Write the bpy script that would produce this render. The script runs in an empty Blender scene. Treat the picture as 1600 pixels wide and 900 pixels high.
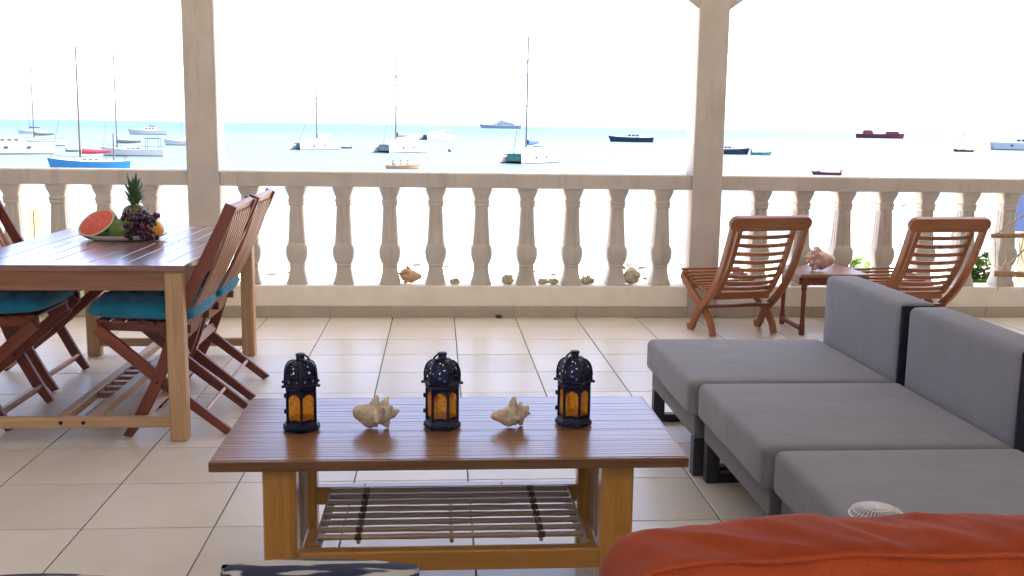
import bpy, bmesh, math, random
import numpy as np
from mathutils import Vector, Matrix, noise
random.seed(7)
R = math.radians
sc = bpy.context.scene
col = sc.collection

# ------------------------------------------------------------------ camera, sky, sun, exposure
TILE = 0.42
CAM_H = 1.3034
FPX = 1593.83                      # focal length in pixels of a 1600 px wide frame
PITCH, YAW, ROLL = R(9.032), R(4.234), R(0.7988)
SEA = -4.5

def ray(x, y):
    a = (x - 800) / FPX; b = (y - 450) / FPX
    c, s = math.cos(ROLL), math.sin(ROLL); a, b = c*a + s*b, -s*a + c*b
    c, s = math.cos(PITCH), math.sin(PITCH)
    yf = c - s*b; z = -s - c*b
    c, s = math.cos(YAW), math.sin(YAW)
    return Vector((c*a + s*yf, -s*a + c*yf, z))
def on_sea(x, D):                  # point on the water seen in column x at distance D
    r = ray(x, 200); k = D / math.hypot(r.x, r.y)
    return Vector((r.x*k, r.y*k, SEA))

cam_d = bpy.data.cameras.new('camera'); cam = bpy.data.objects.new('camera', cam_d); col.objects.link(cam)
r0 = ray(800, 450); rx = ray(1600, 450) - r0; ry = ray(800, 0) - r0
cx, cy, cz = rx.normalized(), ry.normalized(), -r0.normalized()
cam.matrix_world = Matrix(((cx.x, cy.x, cz.x, 0), (cx.y, cy.y, cz.y, 0), (cx.z, cy.z, cz.z, CAM_H), (0, 0, 0, 1)))
cam_d.sensor_width = 36; cam_d.lens = 36*FPX/1600
cam_d.clip_start = 0.05; cam_d.clip_end = 40000
sc.camera = cam

SUN_EL, SUN_AZ = R(52), math.atan2(0.97, 0.05)    # the sun stands high on the right
w = bpy.data.worlds.new('World'); sc.world = w; w.use_nodes = True
nt = w.node_tree; bg = nt.nodes['Background']
sky = nt.nodes.new('ShaderNodeTexSky'); sky.sky_type = 'NISHITA'; sky.sun_disc = False
sky.sun_elevation = SUN_EL; sky.sun_rotation = SUN_AZ
sky.air_density = 0.3; sky.dust_density = 2.2; sky.ozone_density = 0.3
nt.links.new(sky.outputs[0], bg.inputs[0]); bg.inputs[1].default_value = 0.15
sun_d = bpy.data.lights.new('sun', 'SUN'); sun = bpy.data.objects.new('sun', sun_d); col.objects.link(sun)
sun_d.energy = 2.2; sun_d.angle = R(0.5); sun_d.color = (1.0, 0.95, 0.88)
sd = Vector((math.sin(SUN_AZ)*math.cos(SUN_EL), math.cos(SUN_AZ)*math.cos(SUN_EL), math.sin(SUN_EL)))
sun.rotation_euler = sd.to_track_quat('Z', 'Y').to_euler()
sun.location = (6, -12, 20)
vs = sc.view_settings
vs.view_transform = 'Standard'; vs.look = 'None'; vs.gamma = 1; vs.use_curve_mapping = False
vs.exposure = 3.52
sc.render.engine = 'CYCLES'
sc.cycles.use_denoising = True
sc.cycles.max_bounces = 10; sc.cycles.diffuse_bounces = 6; sc.cycles.glossy_bounces = 4
sc.cycles.transparent_max_bounces = 16
sc.cycles.sample_clamp_indirect = 8

# ------------------------------------------------------------------ materials
MATS = {}
def new_mat(name):
    m = bpy.data.materials.new(name); m.use_nodes = True
    MATS[name] = m
    n = m.node_tree; b = n.nodes['Principled BSDF']
    return m, n, b
def nd(n, t, **kw):
    x = n.nodes.new(t)
    for k, v in kw.items():
        if k.startswith('i_'):
            key = k[2:]; x.inputs[int(key) if key.isdigit() else key].default_value = v
        else: setattr(x, k, v)
    return x
def c4(c): return (c[0], c[1], c[2], 1)
def ramp(n, fac, stops):
    r = n.nodes.new('ShaderNodeValToRGB'); e = r.color_ramp.elements
    while len(e) < len(stops): e.new(0.5)
    for i, (p, c) in enumerate(stops): e[i].position = p; e[i].color = c4(c)
    n.links.new(fac, r.inputs[0]); return r.outputs[0]
def coord(n, out, scale, rnd=True):
    tc = n.nodes.new('ShaderNodeTexCoord'); mp = n.nodes.new('ShaderNodeMapping')
    mp.inputs['Scale'].default_value = scale
    n.links.new(tc.outputs[out], mp.inputs[0])
    if rnd:
        oi = n.nodes.new('ShaderNodeObjectInfo'); mu = nd(n, 'ShaderNodeMath', operation='MULTIPLY', i_1=37.0)
        n.links.new(oi.outputs['Random'], mu.inputs[0]); n.links.new(mu.outputs[0], mp.inputs['Location'])
    return mp.outputs[0]
def bump(n, b, h, strength, dist=0.005):
    bp = nd(n, 'ShaderNodeBump'); bp.inputs['Strength'].default_value = strength; bp.inputs['Distance'].default_value = dist
    n.links.new(h, bp.inputs['Height']); n.links.new(bp.outputs[0], b.inputs['Normal'])
def shade(c, k): return tuple(min(1, x*k) for x in c)

def plain(name, c, rough=0.6, var=0.12, scale=8, bs=0.15, bscale=60, metal=0, out='Object', spec=None, rvar=0.0):
    """paint, plaster, fibre glass: one colour with soft mottling and fine relief"""
    m, n, b = new_mat(name)
    v = coord(n, out, (1, 1, 1))
    nz = nd(n, 'ShaderNodeTexNoise', i_Scale=scale, i_Detail=6.0, i_Roughness=0.6); n.links.new(v, nz.inputs['Vector'])
    cc = ramp(n, nz.outputs[0], [(0.3, shade(c, 1 - var)), (0.7, shade(c, 1 + var))])
    n.links.new(cc, b.inputs['Base Color'])
    b.inputs['Roughness'].default_value = rough; b.inputs['Metallic'].default_value = metal
    if spec is not None: b.inputs['Specular IOR Level'].default_value = spec
    if bs:
        nb = nd(n, 'ShaderNodeTexNoise', i_Scale=bscale, i_Detail=4.0); n.links.new(v, nb.inputs['Vector'])
        bump(n, b, nb.outputs[0], bs)
    return m
def wood(name, dark, light, rough=0.4, su=2.0, sv=55.0, bs=0.2, rnd_tone=0.25, coat=0.0):
    """grain runs along U of the mesh's own UV (metres)"""
    m, n, b = new_mat(name)
    v = coord(n, 'UV', (su, sv, 1))
    nz = nd(n, 'ShaderNodeTexNoise', i_Scale=1.0, i_Detail=5.0, i_Roughness=0.65, i_Distortion=0.6); n.links.new(v, nz.inputs['Vector'])
    cc = ramp(n, nz.outputs[0], [(0.25, dark), (0.5, tuple((a + c)/2 for a, c in zip(dark, light))), (0.75, light)])
    v2 = coord(n, 'UV', (su*0.6, sv*0.12, 1))
    n2 = nd(n, 'ShaderNodeTexNoise', i_Scale=1.0, i_Detail=2.0); n.links.new(v2, n2.inputs['Vector'])
    oi = n.nodes.new('ShaderNodeObjectInfo')
    ad = nd(n, 'ShaderNodeMath', operation='ADD'); n.links.new(oi.outputs['Random'], ad.inputs[0]); n.links.new(n2.outputs[0], ad.inputs[1])
    mr = nd(n, 'ShaderNodeMapRange', i_1=0.2, i_2=1.7, i_3=1 - rnd_tone, i_4=1 + rnd_tone); n.links.new(ad.outputs[0], mr.inputs[0])
    hs = nd(n, 'ShaderNodeHueSaturation'); n.links.new(mr.outputs[0], hs.inputs['Value']); n.links.new(cc, hs.inputs['Color'])
    n.links.new(hs.outputs[0], b.inputs['Base Color'])
    rr = nd(n, 'ShaderNodeMapRange', i_3=rough - 0.08, i_4=rough + 0.12); n.links.new(nz.outputs[0], rr.inputs[0])
    n.links.new(rr.outputs[0], b.inputs['Roughness'])
    b.inputs['Coat Weight'].default_value = coat; b.inputs['Coat Roughness'].default_value = 0.18
    bump(n, b, nz.outputs[0], bs, 0.002)
    return m
def fabric(name, c, c2=None, rough=0.9, weave=900, bs=0.35, sheen=0.2, var=0.1):
    m, n, b = new_mat(name)
    v = coord(n, 'Object', (1, 1, 1))
    nz = nd(n, 'ShaderNodeTexNoise', i_Scale=7.0, i_Detail=5.0); n.links.new(v, nz.inputs['Vector'])
    nf = nd(n, 'ShaderNodeTexNoise', i_Scale=weave, i_Detail=2.0); n.links.new(v, nf.inputs['Vector'])
    mx = nd(n, 'ShaderNodeMath', operation='MULTIPLY_ADD', i_1=0.5, i_2=0.0)
    n.links.new(nf.outputs[0], mx.inputs[0])
    ad = nd(n, 'ShaderNodeMath', operation='MULTIPLY_ADD', i_1=0.5); n.links.new(nz.outputs[0], ad.inputs[0]); n.links.new(mx.outputs[0], ad.inputs[2])
    cc = ramp(n, ad.outputs[0], [(0.3, shade(c, 1 - var)), (0.7, c2 or shade(c, 1 + var))])
    n.links.new(cc, b.inputs['Base Color']); b.inputs['Roughness'].default_value = rough
    b.inputs['Sheen Weight'].default_value = sheen
    b.inputs['Specular IOR Level'].default_value = 0.2
    nw = nd(n, 'ShaderNodeTexNoise', i_Scale=4.5, i_Detail=3.0, i_Distortion=0.8); n.links.new(v, nw.inputs['Vector'])
    b2 = nd(n, 'ShaderNodeBump', i_Strength=0.25, i_Distance=0.03); n.links.new(nw.outputs[0], b2.inputs['Height'])
    b1 = nd(n, 'ShaderNodeBump', i_Strength=bs, i_Distance=0.001); n.links.new(nf.outputs[0], b1.inputs['Height'])
    n.links.new(b2.outputs[0], b1.inputs['Normal']); n.links.new(b1.outputs[0], b.inputs['Normal'])
    return m

plain('render_shaded', (0.55, 0.515, 0.465), 0.75, 0.09, 4, 0.3, 70)  # white render darkened, backlit shade put into the colour
def streaks():
    m = MATS['render_shaded']; n = m.node_tree; b = n.nodes['Principled BSDF']; src = b.inputs['Base Color'].links[0].from_socket
    v = coord(n, 'Object', (11, 11, 1.1)); nz = nd(n, 'ShaderNodeTexNoise', i_Scale=1.0, i_Detail=5.0, i_Roughness=0.7); n.links.new(v, nz.inputs['Vector'])
    cc = ramp(n, nz.outputs[0], [(0.30, (0.80, 0.78, 0.74)), (0.48, (1, 1, 1)), (1.0, (1, 1, 1))])
    mx = nd(n, 'ShaderNodeMix', data_type='RGBA', blend_type='MULTIPLY'); mx.inputs[0].default_value = 1.0
    n.links.new(src, mx.inputs[6]); n.links.new(cc, mx.inputs[7]); n.links.new(mx.outputs[2], b.inputs['Base Color'])
streaks()
plain('ceiling_white', (0.80, 0.77, 0.72), 0.8, 0.03, 3, 0.1, 60)
plain('house_paint', (0.66, 0.60, 0.52), 0.8, 0.04, 3, 0.2, 60)
wood('ceiling_wood', (0.17, 0.10, 0.055), (0.30, 0.19, 0.11), 0.5, 0.8, 9)
plain('plinth', (0.86, 0.81, 0.71), 0.7, 0.06, 6, 0.25, 80)  # same white render made lighter, floor bounce put into the colour
plain('skirting', (0.46, 0.41, 0.32), 0.4, 0.08, 6, 0.0)
plain('grout', (0.17, 0.145, 0.115), 0.9, 0.2, 10, 0.3, 200)
wood('teak_red', (0.095, 0.018, 0.008), (0.23, 0.052, 0.022), 0.45, coat=0.05)
wood('slat_reflection', (0.28, 0.11, 0.05), (0.50, 0.25, 0.13), 0.4, coat=0.05)  # same wood as the chair posts, paler with reflections put into the colour
wood('teak_orange', (0.19, 0.055, 0.017), (0.40, 0.145, 0.048), 0.4, coat=0.1)
wood('table_frame', (0.19, 0.075, 0.04), (0.34, 0.16, 0.085), 0.4)
wood('table_leg', (0.36, 0.20, 0.09), (0.55, 0.36, 0.19), 0.45)
wood('table_top', (0.20, 0.085, 0.06), (0.33, 0.165, 0.12), 0.3, coat=1.0)
wood('bamboo_top', (0.10, 0.04, 0.017), (0.34, 0.16, 0.065), 0.32, 2.2, 120, 0.15, 0.12, coat=0.42)
wood('bamboo_gold', (0.40, 0.175, 0.033), (0.64, 0.335, 0.085), 0.3, 1.5, 30, 0.1, 0.12, coat=0.3)
wood('bamboo_edge', (0.12, 0.05, 0.018), (0.26, 0.125, 0.045), 0.35, 1.5, 40, 0.15, 0.1, coat=0.2)
wood('bamboo_pole', (0.26, 0.17, 0.10), (0.50, 0.36, 0.24), 0.35, 2.0, 40, 0.12, 0.2, coat=0.2)
wood('rustic', (0.22, 0.12, 0.05), (0.45, 0.28, 0.13), 0.6)
wood('weathered', (0.35, 0.30, 0.18), (0.55, 0.5, 0.34), 0.8)
plain('lash', (0.09, 0.055, 0.03), 0.8, 0.3, 200)
plain('dark_gap', (0.03, 0.025, 0.02), 0.9)
fabric('sofa_grey', (0.225, 0.228, 0.25), var=0.1)
fabric('sofa_shade', (0.022, 0.019, 0.032), var=0.1)  # near-black cloth tone, shadow put into the colour
fabric('sofa_frame', (0.15, 0.14, 0.145), var=0.06)
plain('sofa_leg', (0.03, 0.028, 0.032), 0.5, 0.1)
fabric('teal', (0.010, 0.12, 0.20), (0.022, 0.25, 0.37), var=0.3)
fabric('orange', (0.25, 0.032, 0.007), (0.38, 0.064, 0.013), var=0.12, sheen=0.05, weave=500)
plain('iron', (0.018, 0.018, 0.042), 0.38, 0.3, 40, 0.3, 150, metal=0.6)
plain('shell', (0.60, 0.47, 0.32), 0.45, 0.38, 45, 0.5, 160)
plain('shell_pink', (0.60, 0.42, 0.34), 0.4, 0.3, 25, 0.3, 100)
plain('shell_orange', (0.60, 0.37, 0.22), 0.35, 0.3, 20, 0.2, 100)
plain('coral', (0.45, 0.40, 0.28), 0.9, 0.3, 40, 0.9, 90)
plain('white_china', (0.78, 0.76, 0.74), 0.2, 0.05, 20, 0)
plain('wire_white', (0.8, 0.8, 0.82), 0.35, 0.05)
plain('orange_fruit', (0.75, 0.33, 0.03), 0.4, 0.12, 20, 0.4, 160)
plain('mango', (0.13, 0.22, 0.05), 0.35, 0.45, 9, 0.1)
plain('leaf_pine', (0.06, 0.13, 0.05), 0.5, 0.35, 14, 0.2)
plain('leaf', (0.06, 0.115, 0.015), 0.45, 0.45, 3, 0.1)
plain('leaf_light', (0.11, 0.20, 0.025), 0.45, 0.3, 3, 0.1)
plain('bark', (0.16, 0.12, 0.08), 0.9, 0.3, 12, 0.6, 60)
plain('grape', (0.05, 0.012, 0.03), 0.25, 0.5, 25, 0.0)
plain('rope', (0.55, 0.46, 0.33), 0.9, 0.2, 80, 0.5, 300)
plain('skin', (0.20, 0.11, 0.07), 0.6, 0.1)
plain('dark_stone', (0.045, 0.035, 0.03), 0.5, 0.3)
# boats
plain('hull_white', (0.36, 0.37, 0.38), 0.3, 0.04, 2, 0.0)
plain('net_grey', (0.17, 0.20, 0.20), 0.6, 0.1, 2, 0.0)
plain('hull_haze', (0.17, 0.21, 0.26), 0.4, 0.05, 2, 0.0)  # superyacht only, distance haze put into its pale blue colour
plain('hull_blue', (0.016, 0.13, 0.28), 0.3, 0.08, 2, 0.0)
plain('hull_green', (0.018, 0.125, 0.09), 0.35, 0.1, 2, 0.0)
plain('hull_navy', (0.006, 0.014, 0.04), 0.3, 0.1, 2, 0.0)
plain('hull_red', (0.12, 0.008, 0.018), 0.4, 0.15, 2, 0.0)
plain('boot_dark', (0.03, 0.05, 0.06), 0.5, 0.1, 2, 0.0)
plain('hull_teal', (0.05, 0.17, 0.16), 0.4, 0.1, 2, 0.0)
plain('hull_wood', (0.30, 0.17, 0.085), 0.5, 0.2, 3, 0.1)
plain('canvas_blue', (0.008, 0.035, 0.20), 0.8, 0.1)
plain('canvas_red', (0.17, 0.008, 0.02), 0.8, 0.1)
plain('canvas_grey', (0.06, 0.065, 0.07), 0.8, 0.1)
plain('canvas_navy', (0.02, 0.03, 0.10), 0.8, 0.1)
plain('spar', (0.05, 0.05, 0.055), 0.4, 0.05, metal=0.0, bs=0)
plain('spar_brown', (0.05, 0.035, 0.03), 0.5, 0.05, bs=0)
plain('deck', (0.42, 0.41, 0.38), 0.7, 0.05)
plain('window_dark', (0.02, 0.03, 0.035), 0.1, 0.05, bs=0)
plain('blue_paint', (0.03, 0.07, 0.22), 0.6, 0.08, 3, 0.1)
plain('cloth_dark', (0.03, 0.03, 0.04), 0.9)
plain('cloth_pale', (0.5, 0.45, 0.4), 0.9)
plain('cloth_rust', (0.35, 0.10, 0.05), 0.9)

def tile_mat():
    m, n, b = new_mat('floor_tile')
    oi = n.nodes.new('ShaderNodeObjectInfo')
    v = coord(n, 'Object', (1, 1, 1))
    nz = nd(n, 'ShaderNodeTexNoise', i_Scale=5.0, i_Detail=6.0, i_Roughness=0.65); n.links.new(v, nz.inputs['Vector'])
    cc = ramp(n, nz.outputs[0], [(0.25, (0.64, 0.605, 0.54)), (0.75, (0.72, 0.69, 0.63))])
    mr = nd(n, 'ShaderNodeMapRange', i_3=0.93, i_4=1.05); n.links.new(oi.outputs['Random'], mr.inputs[0])
    hs = nd(n, 'ShaderNodeHueSaturation'); n.links.new(mr.outputs[0], hs.inputs['Value']); n.links.new(cc, hs.inputs['Color'])
    n.links.new(hs.outputs[0], b.inputs['Base Color'])
    n2 = nd(n, 'ShaderNodeTexNoise', i_Scale=18.0, i_Detail=4.0); n.links.new(v, n2.inputs['Vector'])
    rr = nd(n, 'ShaderNodeMapRange', i_1=0.2, i_2=0.8, i_3=0.33, i_4=0.38); n.links.new(n2.outputs[0], rr.inputs[0]); n.links.new(rr.outputs[0], b.inputs['Roughness'])
    b.inputs['Coat Weight'].default_value = 0.05; b.inputs['Coat Roughness'].default_value = 0.2
tile_mat()
def amber():
    m, n, b = new_mat('amber_glass')
    n.nodes.remove(b); out = n.nodes['Material Output']
    v = coord(n, 'Object', (1, 1, 1))
    vo = nd(n, 'ShaderNodeTexVoronoi', i_Scale=130.0); n.links.new(v, vo.inputs['Vector'])
    cc = ramp(n, vo.outputs['Distance'], [(0.0, (1.0, 0.96, 0.74)), (0.4, (1.0, 0.83, 0.42)), (0.9, (0.88, 0.48, 0.12))])
    tr = n.nodes.new('ShaderNodeBsdfTransparent'); tl = n.nodes.new('ShaderNodeBsdfTranslucent'); gl = nd(n, 'ShaderNodeBsdfGlossy', i_Roughness=0.15)
    for s in (tr, tl): n.links.new(cc, s.inputs[0])
    m1 = nd(n, 'ShaderNodeMixShader', i_0=0.35); n.links.new(tr.outputs[0], m1.inputs[1]); n.links.new(tl.outputs[0], m1.inputs[2])
    m2 = nd(n, 'ShaderNodeMixShader', i_0=0.05); n.links.new(m1.outputs[0], m2.inputs[1]); n.links.new(gl.outputs[0], m2.inputs[2])
    n.links.new(m2.outputs[0], out.inputs[0])
amber()
def melon_mats():
    m, n, b = new_mat('melon_rind')
    v = coord(n, 'Object', (1, 1, 1), False)
    wv = nd(n, 'ShaderNodeTexWave', i_Scale=9.0, i_Distortion=6.0, i_Detail=3.0); n.links.new(v, wv.inputs['Vector'])
    n.links.new(ramp(n, wv.outputs[0], [(0.3, (0.02, 0.07, 0.02)), (0.7, (0.08, 0.19, 0.05))]), b.inputs['Base Color']); b.inputs['Roughness'].default_value = 0.35
    m, n, b = new_mat('melon_flesh')
    v = coord(n, 'Object', (1, 1, 1), False)
    nz = nd(n, 'ShaderNodeTexNoise', i_Scale=45.0, i_Detail=5.0); n.links.new(v, nz.inputs['Vector'])
    n.links.new(ramp(n, nz.outputs[0], [(0.3, (0.55, 0.03, 0.02)), (0.75, (0.75, 0.14, 0.08))]), b.inputs['Base Color']); b.inputs['Roughness'].default_value = 0.35
    plain('melon_white', (0.62, 0.60, 0.38), 0.5, 0.1)
    m, n, b = new_mat('pineapple_skin')
    v = coord(n, 'Object', (1, 1, 1), False)
    vo = nd(n, 'ShaderNodeTexVoronoi', i_Scale=55.0); n.links.new(v, vo.inputs['Vector'])
    n.links.new(ramp(n, vo.outputs['Distance'], [(0.1, (0.30, 0.20, 0.05)), (0.5, (0.10, 0.10, 0.03)), (0.9, (0.03, 0.035, 0.015))]), b.inputs['Base Color'])
    bump(n, b, vo.outputs['Distance'], 0.6, 0.004)
melon_mats()
def stripe_pillow():
    m, n, b = new_mat('navy_print')
    v = coord(n, 'Object', (3.5, 26, 22), False)
    wv = nd(n, 'ShaderNodeTexWave', bands_direction='Y', i_Scale=1.0, i_Distortion=9.0, i_Detail=3.0); n.links.new(v, wv.inputs['Vector'])
    n.links.new(ramp(n, wv.outputs[0], [(0.35, (0.015, 0.018, 0.05)), (0.55, (0.07, 0.075, 0.10)), (0.75, (0.42, 0.41, 0.38))]), b.inputs['Base Color'])
    b.inputs['Roughness'].default_value = 0.9
stripe_pillow()
def sand():
    m, n, b = new_mat('sand')
    v = coord(n, 'Object', (1, 1, 1), False)
    nz = nd(n, 'ShaderNodeTexNoise', i_Scale=0.6, i_Detail=8.0, i_Roughness=0.7); n.links.new(v, nz.inputs['Vector'])
    n.links.new(ramp(n, nz.outputs[0], [(0.3, (0.52, 0.46, 0.37)), (0.7, (0.66, 0.60, 0.50))]), b.inputs['Base Color']); b.inputs['Roughness'].default_value = 0.95
    bump(n, b, nz.outputs[0], 0.5, 0.2)
sand()
def water():
    m, n, b = new_mat('sea_water')
    v = coord(n, 'Object', (1, 1, 1), False)
    n1 = nd(n, 'ShaderNodeTexNoise', i_Scale=0.35, i_Detail=8.0, i_Roughness=0.6); n.links.new(v, n1.inputs['Vector'])
    v2 = coord(n, 'Object', (0.0025, 0.012, 1), False)
    n2 = nd(n, 'ShaderNodeTexNoise', i_Scale=1.0, i_Detail=4.0); n.links.new(v2, n2.inputs['Vector'])
    tc = n.nodes.new('ShaderNodeTexCoord'); sp = n.nodes.new('ShaderNodeSeparateXYZ'); n.links.new(tc.outputs['Object'], sp.inputs[0])
    dp = nd(n, 'ShaderNodeMapRange', i_1=120.0, i_2=900.0); n.links.new(sp.outputs[1], dp.inputs[0])
    ad = nd(n, 'ShaderNodeMath', operation='MULTIPLY_ADD', i_1=0.5, i_2=-0.25); n.links.new(n2.outputs[0], ad.inputs[0])
    sm = nd(n, 'ShaderNodeMath', operation='ADD'); n.links.new(dp.outputs[0], sm.inputs[0]); n.links.new(ad.outputs[0], sm.inputs[1])
    deep = ramp(n, sm.outputs[0], [(0.0, (0.062, 0.084, 0.085)), (0.4, (0.050, 0.078, 0.081)), (1.0, (0.026, 0.064, 0.072))])
    sh = nd(n, 'ShaderNodeMapRange', i_1=70.0, i_2=125.0, i_3=1.0, i_4=0.0); n.links.new(sp.outputs[1], sh.inputs[0])   # clear shallows over pale sand
    mx = nd(n, 'ShaderNodeMix', data_type='RGBA'); n.links.new(sh.outputs[0], mx.inputs[0]); n.links.new(deep, mx.inputs[6]); mx.inputs[7].default_value = (0.15, 0.165, 0.155, 1)
    n.links.new(mx.outputs[2], b.inputs['Base Color'])
    b.inputs['Specular IOR Level'].default_value = 0.07
    b.inputs['Roughness'].default_value = 0.35; b.inputs['IOR'].default_value = 1.33
    bump(n, b, n1.outputs[0], 0.6, 0.5)
water()

# ------------------------------------------------------------------ geometry helpers
class MB:
    """collects shapes, builds ONE mesh object with a UV map in metres (U along the grain)"""
    def __init__(s): s.v = []; s.f = []; s.uv = []; s.mi = []
    def add(s, vs, fs, uvs=None, mi=0):
        o = len(s.v); s.v += [tuple(p) for p in vs]
        for i, f in enumerate(fs):
            s.f.append([a + o for a in f]); s.mi.append(mi)
            s.uv.append(uvs[i] if uvs else None)
        return s
    def box(s, x0, x1, y0, y1, z0, z1, bev=0.0, mi=0, M=None):
        c = Vector(((x0+x1)/2, (y0+y1)/2, (z0+z1)/2)); h = ((x1-x0)/2, (y1-y0)/2, (z1-z0)/2)
        bev = min(bev, 0.45*min(h))
        if bev <= 0:
            vs = [c + Vector((sx*h[0], sy*h[1], sz*h[2])) for sx in (-1, 1) for sy in (-1, 1) for sz in (-1, 1)]
            fs = [(0,1,3,2),(4,6,7,5),(0,4,5,1),(2,3,7,6),(0,2,6,4),(1,5,7,3)]
        else:
            vs = []; idx = {}
            for sx in (-1, 1):
                for sy in (-1, 1):
                    for sz in (-1, 1):
                        for ax in range(3):
                            d = [h[0]-bev, h[1]-bev, h[2]-bev]; d[ax] = h[ax]
                            idx[(sx, sy, sz, ax)] = len(vs); vs.append(c + Vector((sx*d[0], sy*d[1], sz*d[2])))
            fs = []
            S = (-1, 1)
            for sg in S:
                q = [(sg,-1,-1,0),(sg,1,-1,0),(sg,1,1,0),(sg,-1,1,0)]; fs.append([idx[k] for k in (q if sg > 0 else q[::-1])])
                q = [(-1,sg,-1,1),(-1,sg,1,1),(1,sg,1,1),(1,sg,-1,1)]; fs.append([idx[k] for k in (q if sg > 0 else q[::-1])])
                q = [(-1,-1,sg,2),(1,-1,sg,2),(1,1,sg,2),(-1,1,sg,2)]; fs.append([idx[k] for k in (q if sg > 0 else q[::-1])])
            for a in S:
                for b in S:
                    fs.append([idx[(a,b,-1,0)], idx[(a,b,-1,1)], idx[(a,b,1,1)], idx[(a,b,1,0)]])
                    fs.append([idx[(a,-1,b,0)], idx[(a,-1,b,2)], idx[(a,1,b,2)], idx[(a,1,b,0)]])
                    fs.append([idx[(-1,a,b,1)], idx[(-1,a,b,2)], idx[(1,a,b,2)], idx[(1,a,b,1)]])
                    for c2 in S: fs.append([idx[(a,b,c2,0)], idx[(a,b,c2,1)], idx[(a,b,c2,2)]])
        if M is not None: vs = [M @ p for p in vs]
        return s.add(vs, fs, None, mi)
    def sweep(s, path, sizes, n=8, square=False, up=Vector((0, 0, 1)), mi=0, closed=True, aspect=None):
        """tube (round) or board (square: sizes=(half width along side, half height along up))"""
        path = [Vector(p) for p in path]; rings = []; L = 0; us = []
        for i, p in enumerate(path):
            if i: L += (p - path[i-1]).length
            us.append(L)
            t = (path[min(i+1, len(path)-1)] - path[max(i-1, 0)]).normalized()
            sd_ = t.cross(up)
            if sd_.length < 1e-4: sd_ = t.cross(Vector((1, 0, 0)))
            sd_.normalize(); u2 = sd_.cross(t).normalized()
            sz = sizes[i] if isinstance(sizes, list) else sizes
            if square:
                a, b_ = sz; k = 0.22*min(a, b_)
                pts = [(-a,-b_+k),(-a,b_-k),(-a+k,b_),(a-k,b_),(a,b_-k),(a,-b_+k),(a-k,-b_),(-a+k,-b_)]
                rings.append([p + sd_*q[0] + u2*q[1] for q in pts])
            else:
                ar = aspect or 1
                rings.append([p + sd_*(sz*math.cos(2*math.pi*k/n)) + u2*(sz*ar*math.sin(2*math.pi*k/n)) for k in range(n)])
        m = len(rings[0]); vs = [p for r_ in rings for p in r_]; fs = []; uv = []
        per = 0.2
        if not square:
            sz = sizes[0] if isinstance(sizes, list) else sizes; per = 2*math.pi*sz
        else:
            sz = sizes[0] if isinstance(sizes, list) else sizes; per = 4*(sz[0]+sz[1])
        for i in range(len(rings)-1):
            for k in range(m):
                k2 = (k+1) % m
                fs.append((i*m+k, i*m+k2, (i+1)*m+k2, (i+1)*m+k))
                v0, v1 = per*k/m, per*(k+1)/m
                uv.append(((us[i], v0), (us[i], v1), (us[i+1], v1), (us[i+1], v0)))
        if closed:
            fs.append(tuple(range(m))[::-1]); uv.append(None)
            fs.append(tuple((len(rings)-1)*m + k for k in range(m))); uv.append(None)
        return s.add(vs, fs, uv, mi)
    def bar(s, p0, p1, w, h, up=Vector((0, 0, 1)), mi=0):
        return s.sweep([p0, p1], (w/2, h/2), square=True, up=up, mi=mi)
    def lathe(s, prof, n=24, c=(0, 0, 0), mi=0, caps=True, M=None):
        vs = []; fs = []
        for r_, z in prof:
            for k in range(n):
                a = 2*math.pi*k/n; p = Vector((c[0]+r_*math.cos(a), c[1]+r_*math.sin(a), c[2]+z)); vs.append(M @ p if M else p)
        for i in range(len(prof)-1):
            for k in range(n): fs.append((i*n+k, i*n+(k+1) % n, (i+1)*n+(k+1) % n, (i+1)*n+k))
        if caps:
            fs.append(tuple(range(n))[::-1]); fs.append(tuple((len(prof)-1)*n+k for k in range(n)))
        return s.add(vs, fs, None, mi)
    def ball(s, c, r, n=12, m=8, sx=1, sy=1, sz=1, mi=0, fn=None):
        vs = []; fs = []
        for i in range(1, m):
            th = math.pi*i/m
            for k in range(n):
                ph = 2*math.pi*k/n; d = Vector((math.sin(th)*math.cos(ph), math.sin(th)*math.sin(ph), math.cos(th)))
                q = fn(d) if fn else 1
                vs.append(Vector(c) + Vector((d.x*sx, d.y*sy, d.z*sz))*r*q)
        for e in (1, -1):
            d = Vector((0, 0, e)); q = fn(d) if fn else 1; vs.append(Vector(c) + Vector((0, 0, e*sz))*r*q)
        for i in range(m-2):
            for k in range(n): fs.append((i*n+k, (i+1)*n+k, (i+1)*n+(k+1) % n, i*n+(k+1) % n))
        T_, B_ = len(vs)-2, len(vs)-1
        for k in range(n):
            fs.append((T_, k, (k+1) % n)); fs.append((B_, (m-2)*n+(k+1) % n, (m-2)*n+k))
        return s.add(vs, fs, None, mi)
    def mesh(s, name, mats, smooth=False, grain=0):
        me = bpy.data.meshes.new(name); me.from_pydata(s.v, [], s.f); me.update()
        uvl = me.uv_layers.new(name='UVMap'); data = np.zeros((len(me.loops), 2), dtype=np.float32)
        b, c = [(1, 2), (0, 2), (0, 1)][grain]
        li = 0
        for fi, f in enumerate(s.f):
            u = s.uv[fi]
            for k, vi in enumerate(f):
                if u: data[li] = u[k]
                else:
                    p = s.v[vi]; data[li] = (p[grain], p[b] + 1.37*p[c])
                li += 1
        uvl.data.foreach_set('uv', data.ravel())
        for m in (mats if isinstance(mats, (list, tuple)) else [mats]): me.materials.append(MATS[m])
        me.polygons.foreach_set('material_index', s.mi)
        if smooth: me.polygons.foreach_set('use_smooth', [True]*len(s.f))
        me.update(); return me
    def build(s, name, mats, parent=None, smooth=False, grain=0, **kw):
        me = s.mesh(name, mats, smooth, grain)
        if smooth: fix_normals(me)
        return link(name, me, parent, **kw)
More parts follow.
